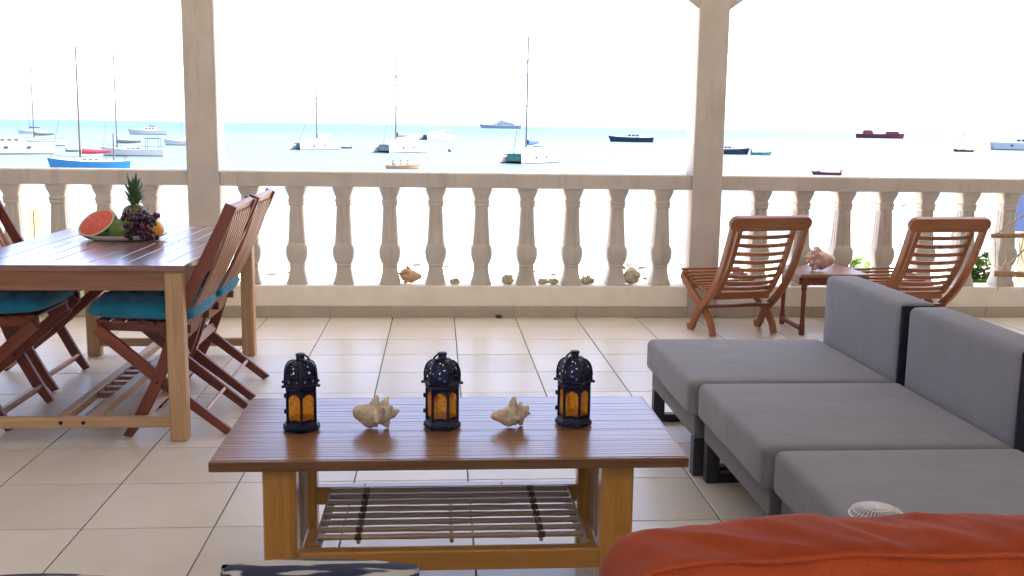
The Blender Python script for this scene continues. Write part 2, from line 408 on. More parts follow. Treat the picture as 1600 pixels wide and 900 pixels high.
def fix_normals(me, ang=40):
    bm = bmesh.new(); bm.from_mesh(me); bmesh.ops.recalc_face_normals(bm, faces=bm.faces)
    for e in bm.edges:
        e.smooth = not (len(e.link_faces) == 2 and e.calc_face_angle(0) > R(ang))
    bm.to_mesh(me); bm.free()
def link(name, me, parent=None, loc=None, rz=0, label=None, cat=None, group=None, kind=None, rot=None):
    o = bpy.data.objects.new(name, me); col.objects.link(o)
    if parent: o.parent = parent
    if loc is not None: o.location = loc
    if rot is not None: o.rotation_euler = rot
    elif rz: o.rotation_euler = (0, 0, rz)
    tag(o, label, cat, group, kind); return o
def tag(o, label=None, cat=None, group=None, kind=None):
    for k, v in (('label', label), ('category', cat), ('group', group), ('kind', kind)):
        if v: o[k] = v
    return o
def thing(name, loc, label, cat, group=None, rz=0): return link(name, None, None, loc, rz, label, cat, group)
def copy_tree(o, parent=None):
    c = o.copy(); col.objects.link(c)
    if parent: c.parent = parent
    for ch in list(o.children): copy_tree(ch, c)
    return c
def subsurf(o, n=2):
    m = o.modifiers.new('subsurf', 'SUBSURF'); m.levels = n; m.render_levels = n

# ------------------------------------------------------------------ ground, sea
b = MB()
xs = [-3000, -300, -80, -30, 0, 30, 80, 300, 3000]; ys = [-3000, -60, -8, 6, 9, 16, 24, 32, 38, 43, 50, 80]
zs = [-4.3, -4.2, -4.0, -3.95, -3.95, -4.02, -4.1, -4.22, -4.34, -4.5, -4.9, -8]
vs_ = [(x, y, z) for y, z in zip(ys, zs) for x in xs]; n_ = len(xs)
b.add(vs_, [(j*n_+i, j*n_+i+1, (j+1)*n_+i+1, (j+1)*n_+i) for j in range(len(ys)-1) for i in range(n_-1)])
b.build('beach', 'sand', smooth=True, kind='structure')
b = MB(); b.add([(-15000, 40, SEA), (15000, 40, SEA), (15000, 22000, SEA), (-15000, 22000, SEA)], [(0, 1, 2, 3)])
b.build('sea', 'sea_water', kind='structure')

# ------------------------------------------------------------------ terrace: floor with tiles, walls shaped for the light, ceiling
WALL = 6.898
FX0, FX1, FY0 = -4.95, 5.25, -1.5
b = MB(); b.box(FX0, FX1, FY0, 7.12, -4.6, -0.003)
floor = b.build('floor', 'grout', kind='structure')
def tile_mesh(w_, d_, name='tile'):
    t = MB(); t.box(-w_/2, w_/2, -d_/2, d_/2, -0.012, 0.0, 0.0012)
    return t.mesh(name, 'floor_tile')
G_ = 0.006
full = tile_mesh(TILE-G_, TILE-G_)
cut_y0 = (13.665+2)*TILE            # last joint before the balustrade
far_row = tile_mesh(TILE-G_, WALL-cut_y0-G_)
rest = MB(); nvis = 0
for i in range(-13, 13):
    x0 = (i + 0.275)*TILE
    if x0 < FX0 or x0 + TILE > FX1: continue
    for j in range(-3, 18):
        y0 = (13.665 - 15 + j)*TILE + 0.0
        yy = y0 + TILE/2
        if y0 < FY0 or y0 + TILE > WALL + 0.3: continue
        last = y0 + TILE > WALL
        xc = x0 + TILE/2
        invw = 2.2 < yy and abs(xc - yy*0.074) < 0.57*yy + 0.35
        dz = random.uniform(-0.0006, 0.0006)
        if last:
            o = link('tile', far_row, floor, (xc, (cut_y0 + WALL)/2, dz))
        elif invw: o = link('tile', full, floor, (xc, yy, dz))
        else: rest.box(x0+G_/2, x0+TILE-G_/2, y0+G_/2, y0+TILE-G_/2, -0.012, 0)
rest.build('tile_field', 'floor_tile', floor, kind='stuff')

for x0, x1, lab in ((FX0, -1.25, 'unseen back wall of the terrace, on the dining table side of the added light opening'), (1.25, FX1, 'unseen back wall of the terrace, on the sofa side of the added light opening')):
    b = MB(); b.box(x0, x1, FY0-0.2, FY0, 0.0, 2.72); b.build('light_shaping_wall', 'house_paint', label=lab, cat='wall')  # unseen back wall, gap left between its pieces to let in fill light
b = MB(); b.box(FX0-0.2, FX0-0.002, FY0-0.2, WALL, -4.6, 2.72)  # unseen wall added to darken the interior
b.build('light_shaping_wall', 'house_paint', label='unseen side wall added to cut light, past the dining table', cat='wall')
b = MB(); b.box(FX1+0.002, FX1+0.2, FY0-0.2, WALL, -4.6, 2.72)  # unseen wall added opposite, keeps side light and sun out
b.build('light_shaping_wall', 'house_paint', label='unseen side wall added to cut light, past the hammock', cat='wall')
b = MB(); b.box(FX0-0.3, FX1+0.3, FY0-0.5, 7.75, 2.722, 2.95)
b.build('ceiling', 'ceiling_white', kind='structure')

# pillars with flared heads
PW = 0.208
PILL = [(-4.83, 'white square pillar at the outer end of the dining table bay'), (-1.546, 'white square pillar behind the dining table'),
        (1.842, 'white square pillar between the two balustrades, beside the first deck chair'), (5.03, 'white square pillar past the hammock')]
def pillar(x, lab):
    r_ = thing('pillar', (x, WALL+0.1, 0), lab, 'pillar', 'white terrace pillars')
    b = MB(); b.box(-PW/2, PW/2, -0.105, 0.105, 0.0, 2.30, 0.006); b.build('shaft', 'render_shaded', r_)
    b = MB()                      # flared head, a 45 degree bracket on both sides
    for sgn in (-1, 1):
        pts = [(sgn*(PW/2+0.001), 2.09), (sgn*(PW/2 + 0.10), 2.16), (sgn*(PW/2 + 0.24), 2.30), (sgn*(PW/2+0.001), 2.30)]
        vs_ = [(p[0], y, p[1]) for y in (-0.10, 0.10) for p in pts]
        b.add(vs_, [(0,1,2,3), (7,6,5,4), (0,4,5,1), (1,5,6,2), (2,6,7,3), (3,7,4,0)])
    b.build('bracket', 'render_shaded', r_)
for a in PILL: pillar(*a)
b = MB(); b.box(FX0, FX1, WALL, WALL+0.2, 2.302, 2.718)
b.build('lintel_beam', 'render_shaded', label='white beam running over the terrace pillars', cat='beam')

# balustrades
def baluster_mesh():
    z0, z1 = 0.218, 0.882; H = z1 - z0
    # (height fraction, half width, flute depth)
    prof = [(0, .070, 0), (.03, .070, 0), (.045, .066, 0), (.10, .057, 0), (.165, .050, 0), (.18, .050, 0), (.19, .054, 0), (.205, .054, 0), (.212, .051, 0),
            (.24, .060, 0), (.29, .070, 0), (.34, .0725, 0), (.385, .070, 0), (.41, .062, 0), (.425, .0575, 0), (.432, .0575, .0045), (.60, .051, .0045), (.78, .0455, .0045), (.80, .045, .004), (.806, .045, 0),
            (.812, .051, 0), (.83, .053, 0), (.838, .050, 0), (.845, .050, 0), (.852, .054, 0), (.872, .054, 0), (.88, .049, 0), (.90, .050, 0), (.93, .058, 0), (.965, .067, 0), (.985, .070, 0), (1, .070, 0)]
    fr = [-.86, -.60, -.50, -.28, -.18, .18, .28, .50, .60, .86]      # points across one side, grooves between
    gr = [0, 0, 1, 1, 0, 0, 1, 1, 0, 0]
    rings = []
    for t, h, d in prof:
        r_ = []
        for s_ in range(4):
            a = s_*math.pi/2; ca, sa = math.cos(a), math.sin(a)
            for u, g in zip(fr, gr):
                x, y = u*h, -h + g*d
                if abs(u) > .8: y = -h*0.985
                r_.append((ca*x - sa*y, sa*x + ca*y, z0 + t*H))
        rings.append(r_)
    b = MB(); n = len(rings[0]); vs_ = [p for r_ in rings for p in r_]
    fs = [(i*n+k, i*n+(k+1) % n, (i+1)*n+(k+1) % n, (i+1)*n+k) for i in range(len(rings)-1) for k in range(n)]
    fs += [tuple(range(n))[::-1], tuple((len(rings)-1)*n+k for k in range(n))]
    b.add(vs_, fs); me = b.mesh('baluster', 'render_shaded', True); fix_normals(me, 25); return me
BAL = baluster_mesh()
def balustrade(x0, x1, bx, lab):
    r_ = thing('balustrade', ((x0+x1)/2, WALL, 0), lab, 'balustrade', 'white balustrades along the terrace edge'); X = (x0+x1)/2
    b = MB(); b.box(x0-X, x1-X, 0.004, 0.196, 0.884, 0.985, 0.008); b.build('handrail', 'render_shaded', r_)
    b = MB(); b.box(x0-X, x1-X, 0.0, 0.20, 0.0, 0.2165, 0.006); b.build('plinth', 'plinth', r_)
    for x in bx: link('baluster', BAL, r_, (x - X, 0.10, 0), rot=(0, 0, random.choice((0, 1, 2, 3))*math.pi/2 + random.uniform(-.012, .012)))
    k0 = math.ceil((x0 - 0.1)/TILE - 0.275 - 1); 
    for k in range(k0, k0 + 12):
        a, c = max(x0, (k+0.275)*TILE + 0.002), min(x1, (k+1.275)*TILE - 0.002)
        if c - a > 0.03:
            t = MB(); t.box(a-X, c-X, -0.010, -0.001, 0.001, 0.0785, 0.001); t.build('skirting_tile', 'skirting', r_)
balustrade(-1.442, 1.738, [-1.263+.3127*k for k in range(10)], 'white balustrade between the two pillars, with shells and stones along its ledge')
balustrade(-4.726, -1.65, [-1.917-.297*k for k in range(10)], 'white balustrade behind the dining table and fruit')
balustrade(1.946, 4.926, [2.245+.3003*k for k in range(9)], 'white balustrade behind the two deck chairs')

# ------------------------------------------------------------------ coffee table
ct = thing('coffee_table', (0.04, 2.81, 0), 'low bamboo coffee table with slatted lower shelf, carrying three lanterns', 'table')
TZ = 0.46
b = MB(); n_s = 34; Wt, Dt = 1.21, 0.585
ws_ = [random.uniform(.6, 1.5) for _ in range(n_s)]; cum = [sum(ws_[:k])/sum(ws_) for k in range(n_s+1)]
for k in range(n_s):
    y0 = -Dt/2 + Dt*cum[k]; y1 = -Dt/2 + Dt*cum[k+1]; h = random.uniform(-.0005, .0002)
    cuts = sorted([-Wt/2, Wt/2] + [random.uniform(-.5, .5) for _ in range(random.choice((0, 1, 1, 2)))])
    for a, c in zip(cuts, cuts[1:]):
        hh = h + random.uniform(-.0001, .0001)
        vs_ = [(a, y0, TZ-.016), (a, y0+.0008, TZ-.00005+hh), (a, (y0+y1)/2, TZ+hh), (a, y1-.0008, TZ-.00005+hh), (a, y1, TZ-.016)]
        vs_ += [(c-.0006, p[1], p[2]) for p in vs_]
        sh = random.uniform(0, 50)
        fs = [(i, i+5, i+6, i+1) for i in range(4)] + [(4, 3, 2, 1, 0), (5, 6, 7, 8, 9), (0, 4, 9, 5)]
        uv = [tuple((vs_[q][0], vs_[q][1] + sh) for q in f) for f in fs]
        b.add(vs_, fs, uv)
b.build('tabletop', 'bamboo_top', ct)
b = MB(); b.box(-Wt/2-.008, Wt/2+.008, -Dt/2-.012, -Dt/2-.001, TZ-.028, TZ-.001, .004); b.build('edge_strip', 'bamboo_edge', ct)
b = MB(); b.box(-Wt/2-.008, Wt/2+.008, Dt/2+.001, Dt/2+.012, TZ-.028, TZ-.001, .004); b.build('edge_strip', 'bamboo_edge', ct)
for s in (-1, 1):
    b = MB(); b.box(s*(Wt/2+.004)-.004, s*(Wt/2+.004)+.004, -Dt/2, Dt/2, TZ-.026, TZ-.0015, .002); b.build('edge_strip', 'bamboo_edge', ct, grain=1)
b = MB(); b.box(-Wt/2+.03, Wt/2-.03, -Dt/2+.03, Dt/2-.03, TZ-.026, TZ-.0165); b.build('underside_board', 'dark_gap', ct)
LX0, LX1 = -0.445, 0.435
for lx in (LX0, LX1):
    for ly in (-0.235, 0.20):
        b = MB(); b.box(lx-.043, lx+.043, ly-.03, ly+.03, 0, TZ-.027, .006); b.build('leg', 'bamboo_gold', ct, grain=2)
for ly, z in ((-0.235, 0.165), (0.20, 0.185)):
    b = MB(); b.sweep([(LX0+.044, ly, z), (LX1-.044, ly, z)], (.02, .028), square=True); st = b.build('rail', 'bamboo_gold', ct)
    for nx in (-0.26, 0.16):
        b = MB(); b.lathe([(.0, -.004), (.030, -.003), (.031, 0), (.030, .003), (0, .004)], 12, M=Matrix.Translation((nx, ly, z)) @ Matrix.Rotation(R(90), 4, 'Y') @ Matrix.Scale(.72, 4, (0, 1, 0)))
        b.build('node_ring', 'rustic', st, smooth=True)
for s, lx in ((1, LX0+.085), (-1, LX1-.072)):
    b = MB(); b.sweep([(lx, -.212, .19), (lx+s*.006, 0, .191), (lx+s*.005, .178, .19)], .014, 10); b.build('side_pole', 'bamboo_pole', ct, smooth=True)
    # woven end panel between front and back leg
    px = lx - s*.075
    for ly in (-.17, -.12, -.07, -.02, .03, .08, .13):
        b = MB(); b.sweep([(px, ly, .10), (px, ly+.003, .40)], .011, 8); b.build('stick', 'bamboo_pole', ct, smooth=True)
    for z in (.10, .405):
        b = MB(); b.sweep([(px+s*.001, -.204, z), (px, .169, z)], .013, 8); b.build('end_rail', 'bamboo_pole', ct, smooth=True)
for k in range(8):
    y = -.198 + k*.0505; z0 = .196; xa, xb = LX0+.088, LX1-.078
    pts = []; rr = []
    for q in range(15):
        t = q/14; x = xa + (xb-xa)*t
        pts.append((x, y, z0 + .016))
        rr.append(.0077 + (.0012 if (q*7 + k*3) % 5 == 0 else 0))
    b = MB(); b.sweep(pts, rr, 10); po = b.build('pole', 'bamboo_pole', ct, smooth=True)
    for t in (.15, .84):
        x = xa + (xb-xa)*t
        b = MB()
        for q in range(3): b.lathe([(.0081, -.003), (.0096, 0), (.0081, .003)], 10, caps=False, M=Matrix.Translation((x + (q-1)*.006, y, z0+.016)) @ Matrix.Rotation(R(90 + random.uniform(-12, 12)), 4, 'Y'))
        b.build('lashing', 'lash', po, smooth=True)
for t in (.15, .5, .84):
    x = LX0+.088 + (LX1-LX0-.166)*t
    b = MB(); b.sweep([(x, -.196, .196), (x, .154, .196)], .006, 8); b.build('cross_pole', 'bamboo_pole', ct, smooth=True)

# lanterns
def lantern(x, y, rz, lab, ring_rot):
    r_ = thing('lantern', (x, y, TZ+.0008), lab, 'lantern', 'hexagonal lanterns on the coffee table', rz)
    def hexring(r, z, n=6): return [(r*math.cos(2*math.pi*(k+.5)/n), r*math.sin(2*math.pi*(k+.5)/n), z) for k in range(n)]
    def hexlathe(b, prof):
        vs_ = [p for r, z in prof for p in hexring(r, z)]
        fs = [(i*6+k, i*6+(k+1) % 6, (i+1)*6+(k+1) % 6, (i+1)*6+k) for i in range(len(prof)-1) for k in range(6)]
        fs += [tuple(range(6))[::-1], tuple((len(prof)-1)*6+k for k in range(6))]; b.add(vs_, fs)
    b = MB(); hexlathe(b, [(.050, 0), (.0535, .002), (.0525, .012), (.047, .020), (.045, .024)]); ba = b.build('base', 'iron', r_)
    for k in range(6):             # studs on the base
        a0, a1 = Vector(hexring(.0545, .008)[k]), Vector(hexring(.0545, .008)[(k+1) % 6])
        b = MB()
        for t in (.2, .4, .6, .8): b.ball(a0.lerp(a1, t), .0035, 8, 6)
        b.build('stud', 'iron', ba, smooth=True)
    z0, z1 = .024, .112
    for k in range(6):
        b = MB(); p = Vector(hexring(.0435, 0)[k]); b.sweep([(p.x, p.y, z0-.002), (p.x, p.y, z1)], .0042, 6); b.build('corner_post', 'iron', r_)
        a0, a1 = Vector(hexring(.0415, 0)[k]), Vector(hexring(.0415, 0)[(k+1) % 6]); d = (a1 - a0)
        b = MB(); q0, q1 = a0 + d*.06, a0 + d*.94; nrm = Vector((-d.y, d.x, 0)).normalized()*.0008
        vs_ = [(q.x+e*nrm.x, q.y+e*nrm.y, z) for e in (-1, 1) for q, z in ((q0, z0), (q1, z0), (q1, z1-.002), (q0, z1-.002))]
        b.add(vs_, [(0,1,2,3), (7,6,5,4), (0,4,5,1), (1,5,6,2), (2,6,7,3), (3,7,4,0)]); b.build('pane', 'amber_glass', r_)
        # arched metal fret in the head of each window
        b = MB(); N = 10; o0 = a0*1.03; dd = d*1.03
        top = [(o0 + dd*(i/N), z1) for i in range(N+1)]; arc = [(o0 + dd*(i/N), z1 - .026 + .020*math.sin(math.pi*i/N)**.7 - .003*(i % 2)) for i in range(N+1)]
        vs_ = [(p.x, p.y, z) for p, z in top] + [(p.x, p.y, z) for p, z in arc]
        b.add(vs_, [(i, i+1, N+2+i, N+1+i) for i in range(N)])
        b.build('fret', 'iron', r_); b = MB()
        vs_ = [(p.x, p.y, z) for p, z in [(o0, z0), (o0+dd, z0), (o0+dd, z0+.006), (o0+dd*.5, z0+.010), (o0, z0+.006)]]
        b.add(vs_, [(0, 1, 2, 3, 4)])
        b.build('sill_fret', 'iron', r_)
    b = MB(); hexlathe(b, [(.046, z1), (.048, z1+.004), (.0475, z1+.012), (.053, z1+.014), (.054, z1+.018), (.050, z1+.022)]); b.build('collar', 'iron', r_)
    b = MB()
    for p in hexring(.0555, z1+.017):
        b = MB(); b.ball(p, .0045, 8, 6); b.build('knob', 'iron', r_, smooth=True)
    # domed roof of six curved sheets pierced with small holes
    zc = z1 + .020; NR, NS = 14, 10
    for k in range(6):
        b = MB(); g = []
        for i in range(NR+1):
            t = i/NR; z = zc + .062*math.sin(t*math.pi/2); r = .050*math.cos(t*math.pi/2)**.62 * (1 - .0*t) + .010*t
            a0, a1 = hexring(r, z)[k], hexring(r, z)[(k+1) % 6]
            g.append([Vector(a0).lerp(Vector(a1), j/NS) * 1.0 + Vector((0, 0, 0)) for j in range(NS+1)])
        vs_ = [p for row in g for p in row]; fs = []
        rnd = random.Random(5)
        holes = set()
        holes = {(1, 2), (1, 7), (2, 4), (2, 5), (4, 1), (4, 8), (4, 4), (5, 5), (6, 2), (6, 7), (7, 4), (8, 5), (9, 3), (9, 6), (10, 4), (11, 5)}
        for i in range(NR):
            for j in range(NS):
                if (i, j) in holes: continue
                fs.append((i*(NS+1)+j, i*(NS+1)+j+1, (i+1)*(NS+1)+j+1, (i+1)*(NS+1)+j))
        b.add(vs_, fs); b.build('roof_panel', 'iron', r_, smooth=True)
    b = MB()
    for k in range(6):
        pts = []
        for i in range(13):
            t = i/12; z = zc + .062*math.sin(t*math.pi/2); r = .050*math.cos(t*math.pi/2)**.62 + .010*t
            pts.append(hexring(r+.0005, z)[k])
        b.sweep(pts, .0022, 6)
    b.build('roof_rib', 'iron', r_)
    zt = zc + .062
    b = MB(); b.lathe([(.013, -.004), (.014, .0), (.012, .004), (.0115, .014), (.0135, .016), (.0135, .019), (.011, .021)], 12, (0, 0, zt)); b.build('finial', 'iron', r_, smooth=True)
    # carrying ring folded down over the roof
    b = MB(); pts = []
    for i in range(17):
        a = 2*math.pi*i/16; pts.append((.0175*math.cos(a), .0175*math.sin(a), 0))
    M = Matrix.Translation((0, 0, zt+.008)) @ Matrix.Rotation(ring_rot - rz, 4, 'Z') @ Matrix.Translation((.012, 0, 0)) @ Matrix.Rotation(R(38), 4, 'Y')
    b.sweep([M @ Vector(p) for p in pts], .0028, 6, closed=False); b.build('ring', 'iron', r_)
    # hinges
    p = Vector(hexring(.049, 0)[2])
    for z in (.045, .09):
        b = MB(); b.lathe([(.003, -.006), (.004, -.005), (.004, .005), (.003, .006)], 8, (p.x*1.02, p.y*1.02, z)); b.build('hinge', 'iron', r_)
lantern(-0.377, 2.785, R(8), 'dark iron lantern with amber panes at the table end nearest the dining chairs', R(-20))
lantern(0.014, 2.795, R(22), 'dark iron lantern with amber panes standing between the two pale shells', R(200))
lantern(0.390, 2.812, R(14), 'dark iron lantern with amber panes at the table end nearest the grey sofa', R(190))

# shells
def conch(name, length, mat, lab, cat, loc, rot, seed=0, spikes=(), fat=.30, group=None, tail=.42):
    """shell lying on its side: siphon tapers to -x, wound spire to +x, blunt horns round the shoulder, flared lip at -y"""
    b = MB(); NU, NV = 64, 36; vs_ = []
    def rad(u):
        if u < .58: return fat*(tail + (1-tail)*math.sin((u/.58)*math.pi/2)**1.3)*math.sqrt(max(0.02, 1 - max(0, 1 - u/.10)**2))
        t = min(1, (u-.58)/.42); return fat*((1-t)**.85*.96 + .04*(1-t))
    for i in range(NU+1):
        u = i/NU
        for j in range(NV):
            v = j/NV; a = 2*math.pi*v; us = u + .05*(v - .5); r = rad(u)
            if us > .60: r *= 1 + .13*math.cos(2*math.pi*(us-.60)/.095)
            lip = math.exp(-((v-.72)/.09)**2)*math.exp(-((u-.36)/.20)**2)
            r *= 1 + .35*lip
            r *= 1 + .012*math.sin(us*170) + .07*noise.noise(Vector((u*5 + seed, math.cos(a)*1.6, math.sin(a)*1.6)))
            vs_.append(((u-.5)*length, r*length*math.cos(a), r*length*math.sin(a)*.95))
    fs = [(i*NV+j, i*NV+(j+1) % NV, (i+1)*NV+(j+1) % NV, (i+1)*NV+j) for i in range(NU) for j in range(NV)]
    fs += [tuple(range(NV)), tuple(NU*NV+k for k in range(NV))[::-1]]
    b.add(vs_, fs)
    for (u, deg, ln, *dx) in spikes:
        a = R(deg); d = Vector((dx[0] if dx else .25, math.cos(a), math.sin(a))).normalized(); p = Vector(((u-.5)*length, rad(u)*length*.72*math.cos(a), rad(u)*length*.72*math.sin(a)))
        b.sweep([p, p + d*length*ln*.55 + Vector((length*.01, 0, 0)), p + d*length*ln*.85 + Vector((length*.03, 0, 0)), p + d*length*ln + Vector((length*.045, 0, 0))], [length*.13, length*.085, length*.05, length*.018], 10)
    M = Matrix.Rotation(rot[2], 3, 'Z') @ Matrix.Rotation(rot[1], 3, 'Y') @ Matrix.Rotation(rot[0], 3, 'X')
    vs_ = [M @ Vector(p) for p in b.v]; zm = min(p.z for p in vs_)
    b.v = [(p.x, p.y, p.z - zm) for p in vs_]
    return b.build(name, mat, None, smooth=True, loc=loc, label=lab, cat=cat, group=group)
HORNS = [(.58, k*45 + 20, .20) for k in range(8)] + [(.71, k*51 + 5, .12) for k in range(7)] + [(.82, k*60, .07) for k in range(6)]
conch('conch_shell', .122, 'shell', 'larger cream conch shell with upright spikes, between two lanterns', 'shell', (-.176, 2.79, TZ+.0006), (R(0), R(5), R(-6)), 3, [(.50, 95, .26, .0), (.69, 75, .27, .15), (.66, 135, .2, .1), (.76, -85, .17, .3), (.60, 190, .22, 0), (.56, 35, .17, -.1), (.80, 110, .18, .4), (.74, 15, .17, .5), (.90, 60, .14, 1.2)], .275, tail=.5)
conch('conch_shell', .118, 'shell', 'smaller cream conch shell with a single peak, beside the sofa-end lantern', 'shell', (.208, 2.79, TZ+.0006), (R(0), R(-2), R(8)), 8, [(.56, 90, .27, .0), (.72, -80, .17, .1), (.60, 180, .2, 0), (.72, 60, .17, .3), (.57, 25, .15, 0), (.84, 90, .12, .6), (.76, 0, .14, .5)], .245, tail=.26)
conch('conch_shell', .165, 'shell_orange', 'orange-lipped conch shell lying on the balustrade ledge', 'shell', (-.19, 6.985, .2172), (R(20), R(-8), R(175)), 11, HORNS, .27)
conch('conch_shell', .20, 'shell_pink', 'big spiky conch shell on the small side table', 'shell', (2.47, 6.40, .4015), (R(10), R(-6), R(172)), 17, HORNS, .30)
def lump(x, y, z, r, lab, seed, squash=.75, branches=0, name='coral_stone'):
    b = MB()
    f = lambda d: 1 + .28*noise.noise(d*1.7 + Vector((seed*3.1, 0, 0))) + .12*noise.noise(d*5 + Vector((0, seed, 0)))
    b.ball((0, 0, r*squash*.85), r, 20, 14, 1.15, .9, squash, fn=f)
    rnd = random.Random(seed)
    for k in range(branches):
        a = rnd.uniform(0, 6.28); p = Vector((math.cos(a)*r*.6, math.sin(a)*r*.3, r*.6))
        b.sweep([p, p + Vector((math.cos(a)*r*.5, 0, r*rnd.uniform(.5, 1)))], [r*.22, r*.12], 7)
    vs_ = b.v; zm = min(p[2] for p in vs_); b.v = [(p[0], p[1], p[2]-zm) for p in vs_]
    b.build(name, 'coral', None, smooth=True, loc=(x, y, z), label=lab, cat='stone', group='stones along the ledge')
lump(.117, 6.97, .2172, .034, 'small flat coral stone on the ledge next to the orange conch', 1, .6)
lump(.484, 6.97, .2172, .040, 'round pale coral stone alone between two balusters on the ledge', 2, .85)
lump(.73, 6.97, .2172, .032, 'branching coral piece on the ledge beside a smooth flat stone', 3, .7, 5)
lump(.80, 6.96, .2172, .036, 'smooth flat stone on the ledge beside the branching coral', 4, .6)
lump(1.04, 6.97, .2172, .045, 'knobbly coral cluster on the ledge', 5, .6, 3)
lump(1.356, 6.985, .2172, .055, 'largest oval stone on the ledge, next to the green leaf', 6, .95)
b = MB(); b.ball((0, 0, .012), .02, 12, 8, 1.2, .8, .7); b.build('pebble', 'dark_stone', None, smooth=True, loc=(.42, 6.86, 0.0008), label='small dark pebble on the tiles against the skirting', cat='pebble')

# ------------------------------------------------------------------ dining table
DX0, DX1, DY0, DY1, DZ = -1.955, -1.015, 4.125, 5.785, .733
DCX, DCY = (DX0+DX1)/2, (DY0+DY1)/2
dt = thing('dining_table', (DCX, DCY, 0), 'large slatted wooden dining table carrying a platter of fruit', 'table')
hx, hy = (DX1-DX0)/2, (DY1-DY0)/2
ES = .075
for y0, y1 in ((-hy, -hy+ES), (-.04, -.001), (.001, .04), (hy-ES, hy)):
    b = MB(); b.box(-hx, hx, y0, y1, DZ-.026, DZ, .003); b.build('top_rail', 'table_top', dt)
ns = 12; pw = 2*hx/ns
for k in range(ns):
    for y0, y1 in ((-hy+ES+.001, -.041), (.041, hy-ES-.001)):
        x0 = -hx + k*pw
        b = MB(); b.box(x0+.0025 if k else x0, x0+pw-.0025 if k < ns-1 else x0+pw, y0, y1, DZ-.026, DZ-random.uniform(0, .0008), .0012); b.build('slat', 'table_top', dt, grain=1)
for s in (-1, 1):
    b = MB(); b.box(-hx+.05, hx-.05, s*(hy-.035)-.012, s*(hy-.035)+.012, DZ-.105, DZ-.0275, .002); b.build('apron', 'table_frame', dt)
    b = MB(); b.box(s*(hx-.035)-.012, s*(hx-.035)+.012, -hy+.06, hy-.06, DZ-.105, DZ-.0275, .002); b.build('apron', 'table_frame', dt, grain=1)
    for t in (-1, 1):
        b = MB(); b.box(s*(hx-.045)-.035, s*(hx-.045)+.035, t*(hy-.045)-.035, t*(hy-.045)+.035, 0, DZ-.027, .006)
        # aprons butt against the legs: keep the leg a little proud
        b.build('leg', 'table_leg', dt, grain=2)
    b = MB(); b.box(-hx+.081, hx-.081, s*(hy-.045)-.016, s*(hy-.045)+.016, .055, .100, .003); st = b.build('stretcher', 'table_leg', dt)
    for x in (-.05, .04):
        b = MB(); b.lathe([(.008, 0), (.008, .003), (.005, .004)], 10, M=Matrix.Translation((x, s*(hy-.045+.0165), .078)) @ Matrix.Rotation(R(-90*s), 4, 'X')); b.build('bolt', 'iron', st)
for x in (-.062, .062):
    b = MB(); b.box(x-.02, x+.02, -hy+.062, hy-.062, .06, .098, .003); b.build('long_stretcher', 'table_leg', dt, grain=1)
for k in range(7):
    b = MB(); b.box(-.041, .041, -.35+k*.1-.02, -.35+k*.1+.02, .066, .09, .002); b.build('stretcher_block', 'table_frame', dt)

# folding dining chairs (sitter looks along +y)
PROF = [(-.245, .97), (-.215, .90), (-.165, .80), (-.107, .684), (-.045, .56), (.004, .444), (.04, .33), (.085, .217), (.15, .09), (.205, .0)]
def make_chair():
    r_ = thing('folding_chair', (0, 0, 0), '', 'chair')
    hw = .225
    for s in (-1, 1):
        b = MB(); b.sweep([(s*hw, y, max(z, .0)) for y, z in PROF], [(.012, .024 if .02 < z else .02) for y, z in PROF], square=True, up=Vector((0, 1, 0)))
        b.v = [(p[0], p[1], max(p[2], 0)) for p in b.v]
        b.build('back_post', 'teak_red', r_)
        b = MB(); b.sweep([(s*(hw-.028), .32, .455), (s*(hw-.028), .067, .232), (s*(hw-.028), -.205, .0)], (.012, .024), square=True, up=Vector((0, 1, 0)))
        b.v = [(p[0], p[1], max(p[2], 0)) for p in b.v]
        lg = b.build('leg', 'teak_red', r_)
        b = MB(); b.lathe([(.006, -.03), (.006, .03)], 8, M=Matrix.Translation((s*(hw-.014), .075, .235)) @ Matrix.Rotation(R(90), 4, 'Y')); b.build('pivot', 'iron', lg)
        b = MB(); b.bar((s*(hw-.055), .325, .462), (s*(hw-.055), -.055, .448), .02, .035); b.build('seat_rail', 'teak_red', r_)
    def on_post(z):
        for (y0, z0), (y1, z1) in zip(PROF, PROF[1:]):
            if z0 >= z >= z1: return y0 + (y1-y0)*(z0-z)/(z0-z1)
    b = MB(); b.bar((-hw+.0125, on_post(.945), .945), (hw-.0125, on_post(.945), .945), .022, .055, up=Vector((0, -.45, .9))); b.build('top_rail', 'slat_reflection', r_)
    b = MB(); b.bar((-hw+.0125, on_post(.42), .42), (hw-.0125, on_post(.42), .42), .02, .045, up=Vector((0, -.4, .9))); b.build('lower_rail', 'teak_red', r_)
    for k in range(8):
        x = -hw + .045 + k*(2*hw-.09)/7
        pts = [(x, on_post(z) - .012 - .030*math.sin((z-.36)/.58*math.pi), z) for z in (.37, .43, .50, .58, .66, .74, .82, .90, .93)]
        b = MB(); b.sweep(pts, (.0125, .006), square=True, up=Vector((0, 1, 0))); b.build('back_slat', 'slat_reflection', r_)
    for k in range(6):
        y = .30 - k*.062
        b = MB(); b.box(-hw+.03, hw-.03, y-.024, y+.024, .4795-.0023*k, .4915-.0023*k, .003); b.build('seat_slat', 'teak_red', r_)
    for (y, z, up) in ((-.10, .089, Vector((0, -.7, .7))), (.162, .07, Vector((0, .6, .8))), (.058, .275, Vector((0, .3, .9)))):
        e = hw-.041 if y < 0 else hw-.0125
        b = MB(); b.bar((-e, y, z), (e, y, z), .014, .04, up=up); b.build('stretcher', 'slat_reflection', r_)
    return r_
CH0 = make_chair()
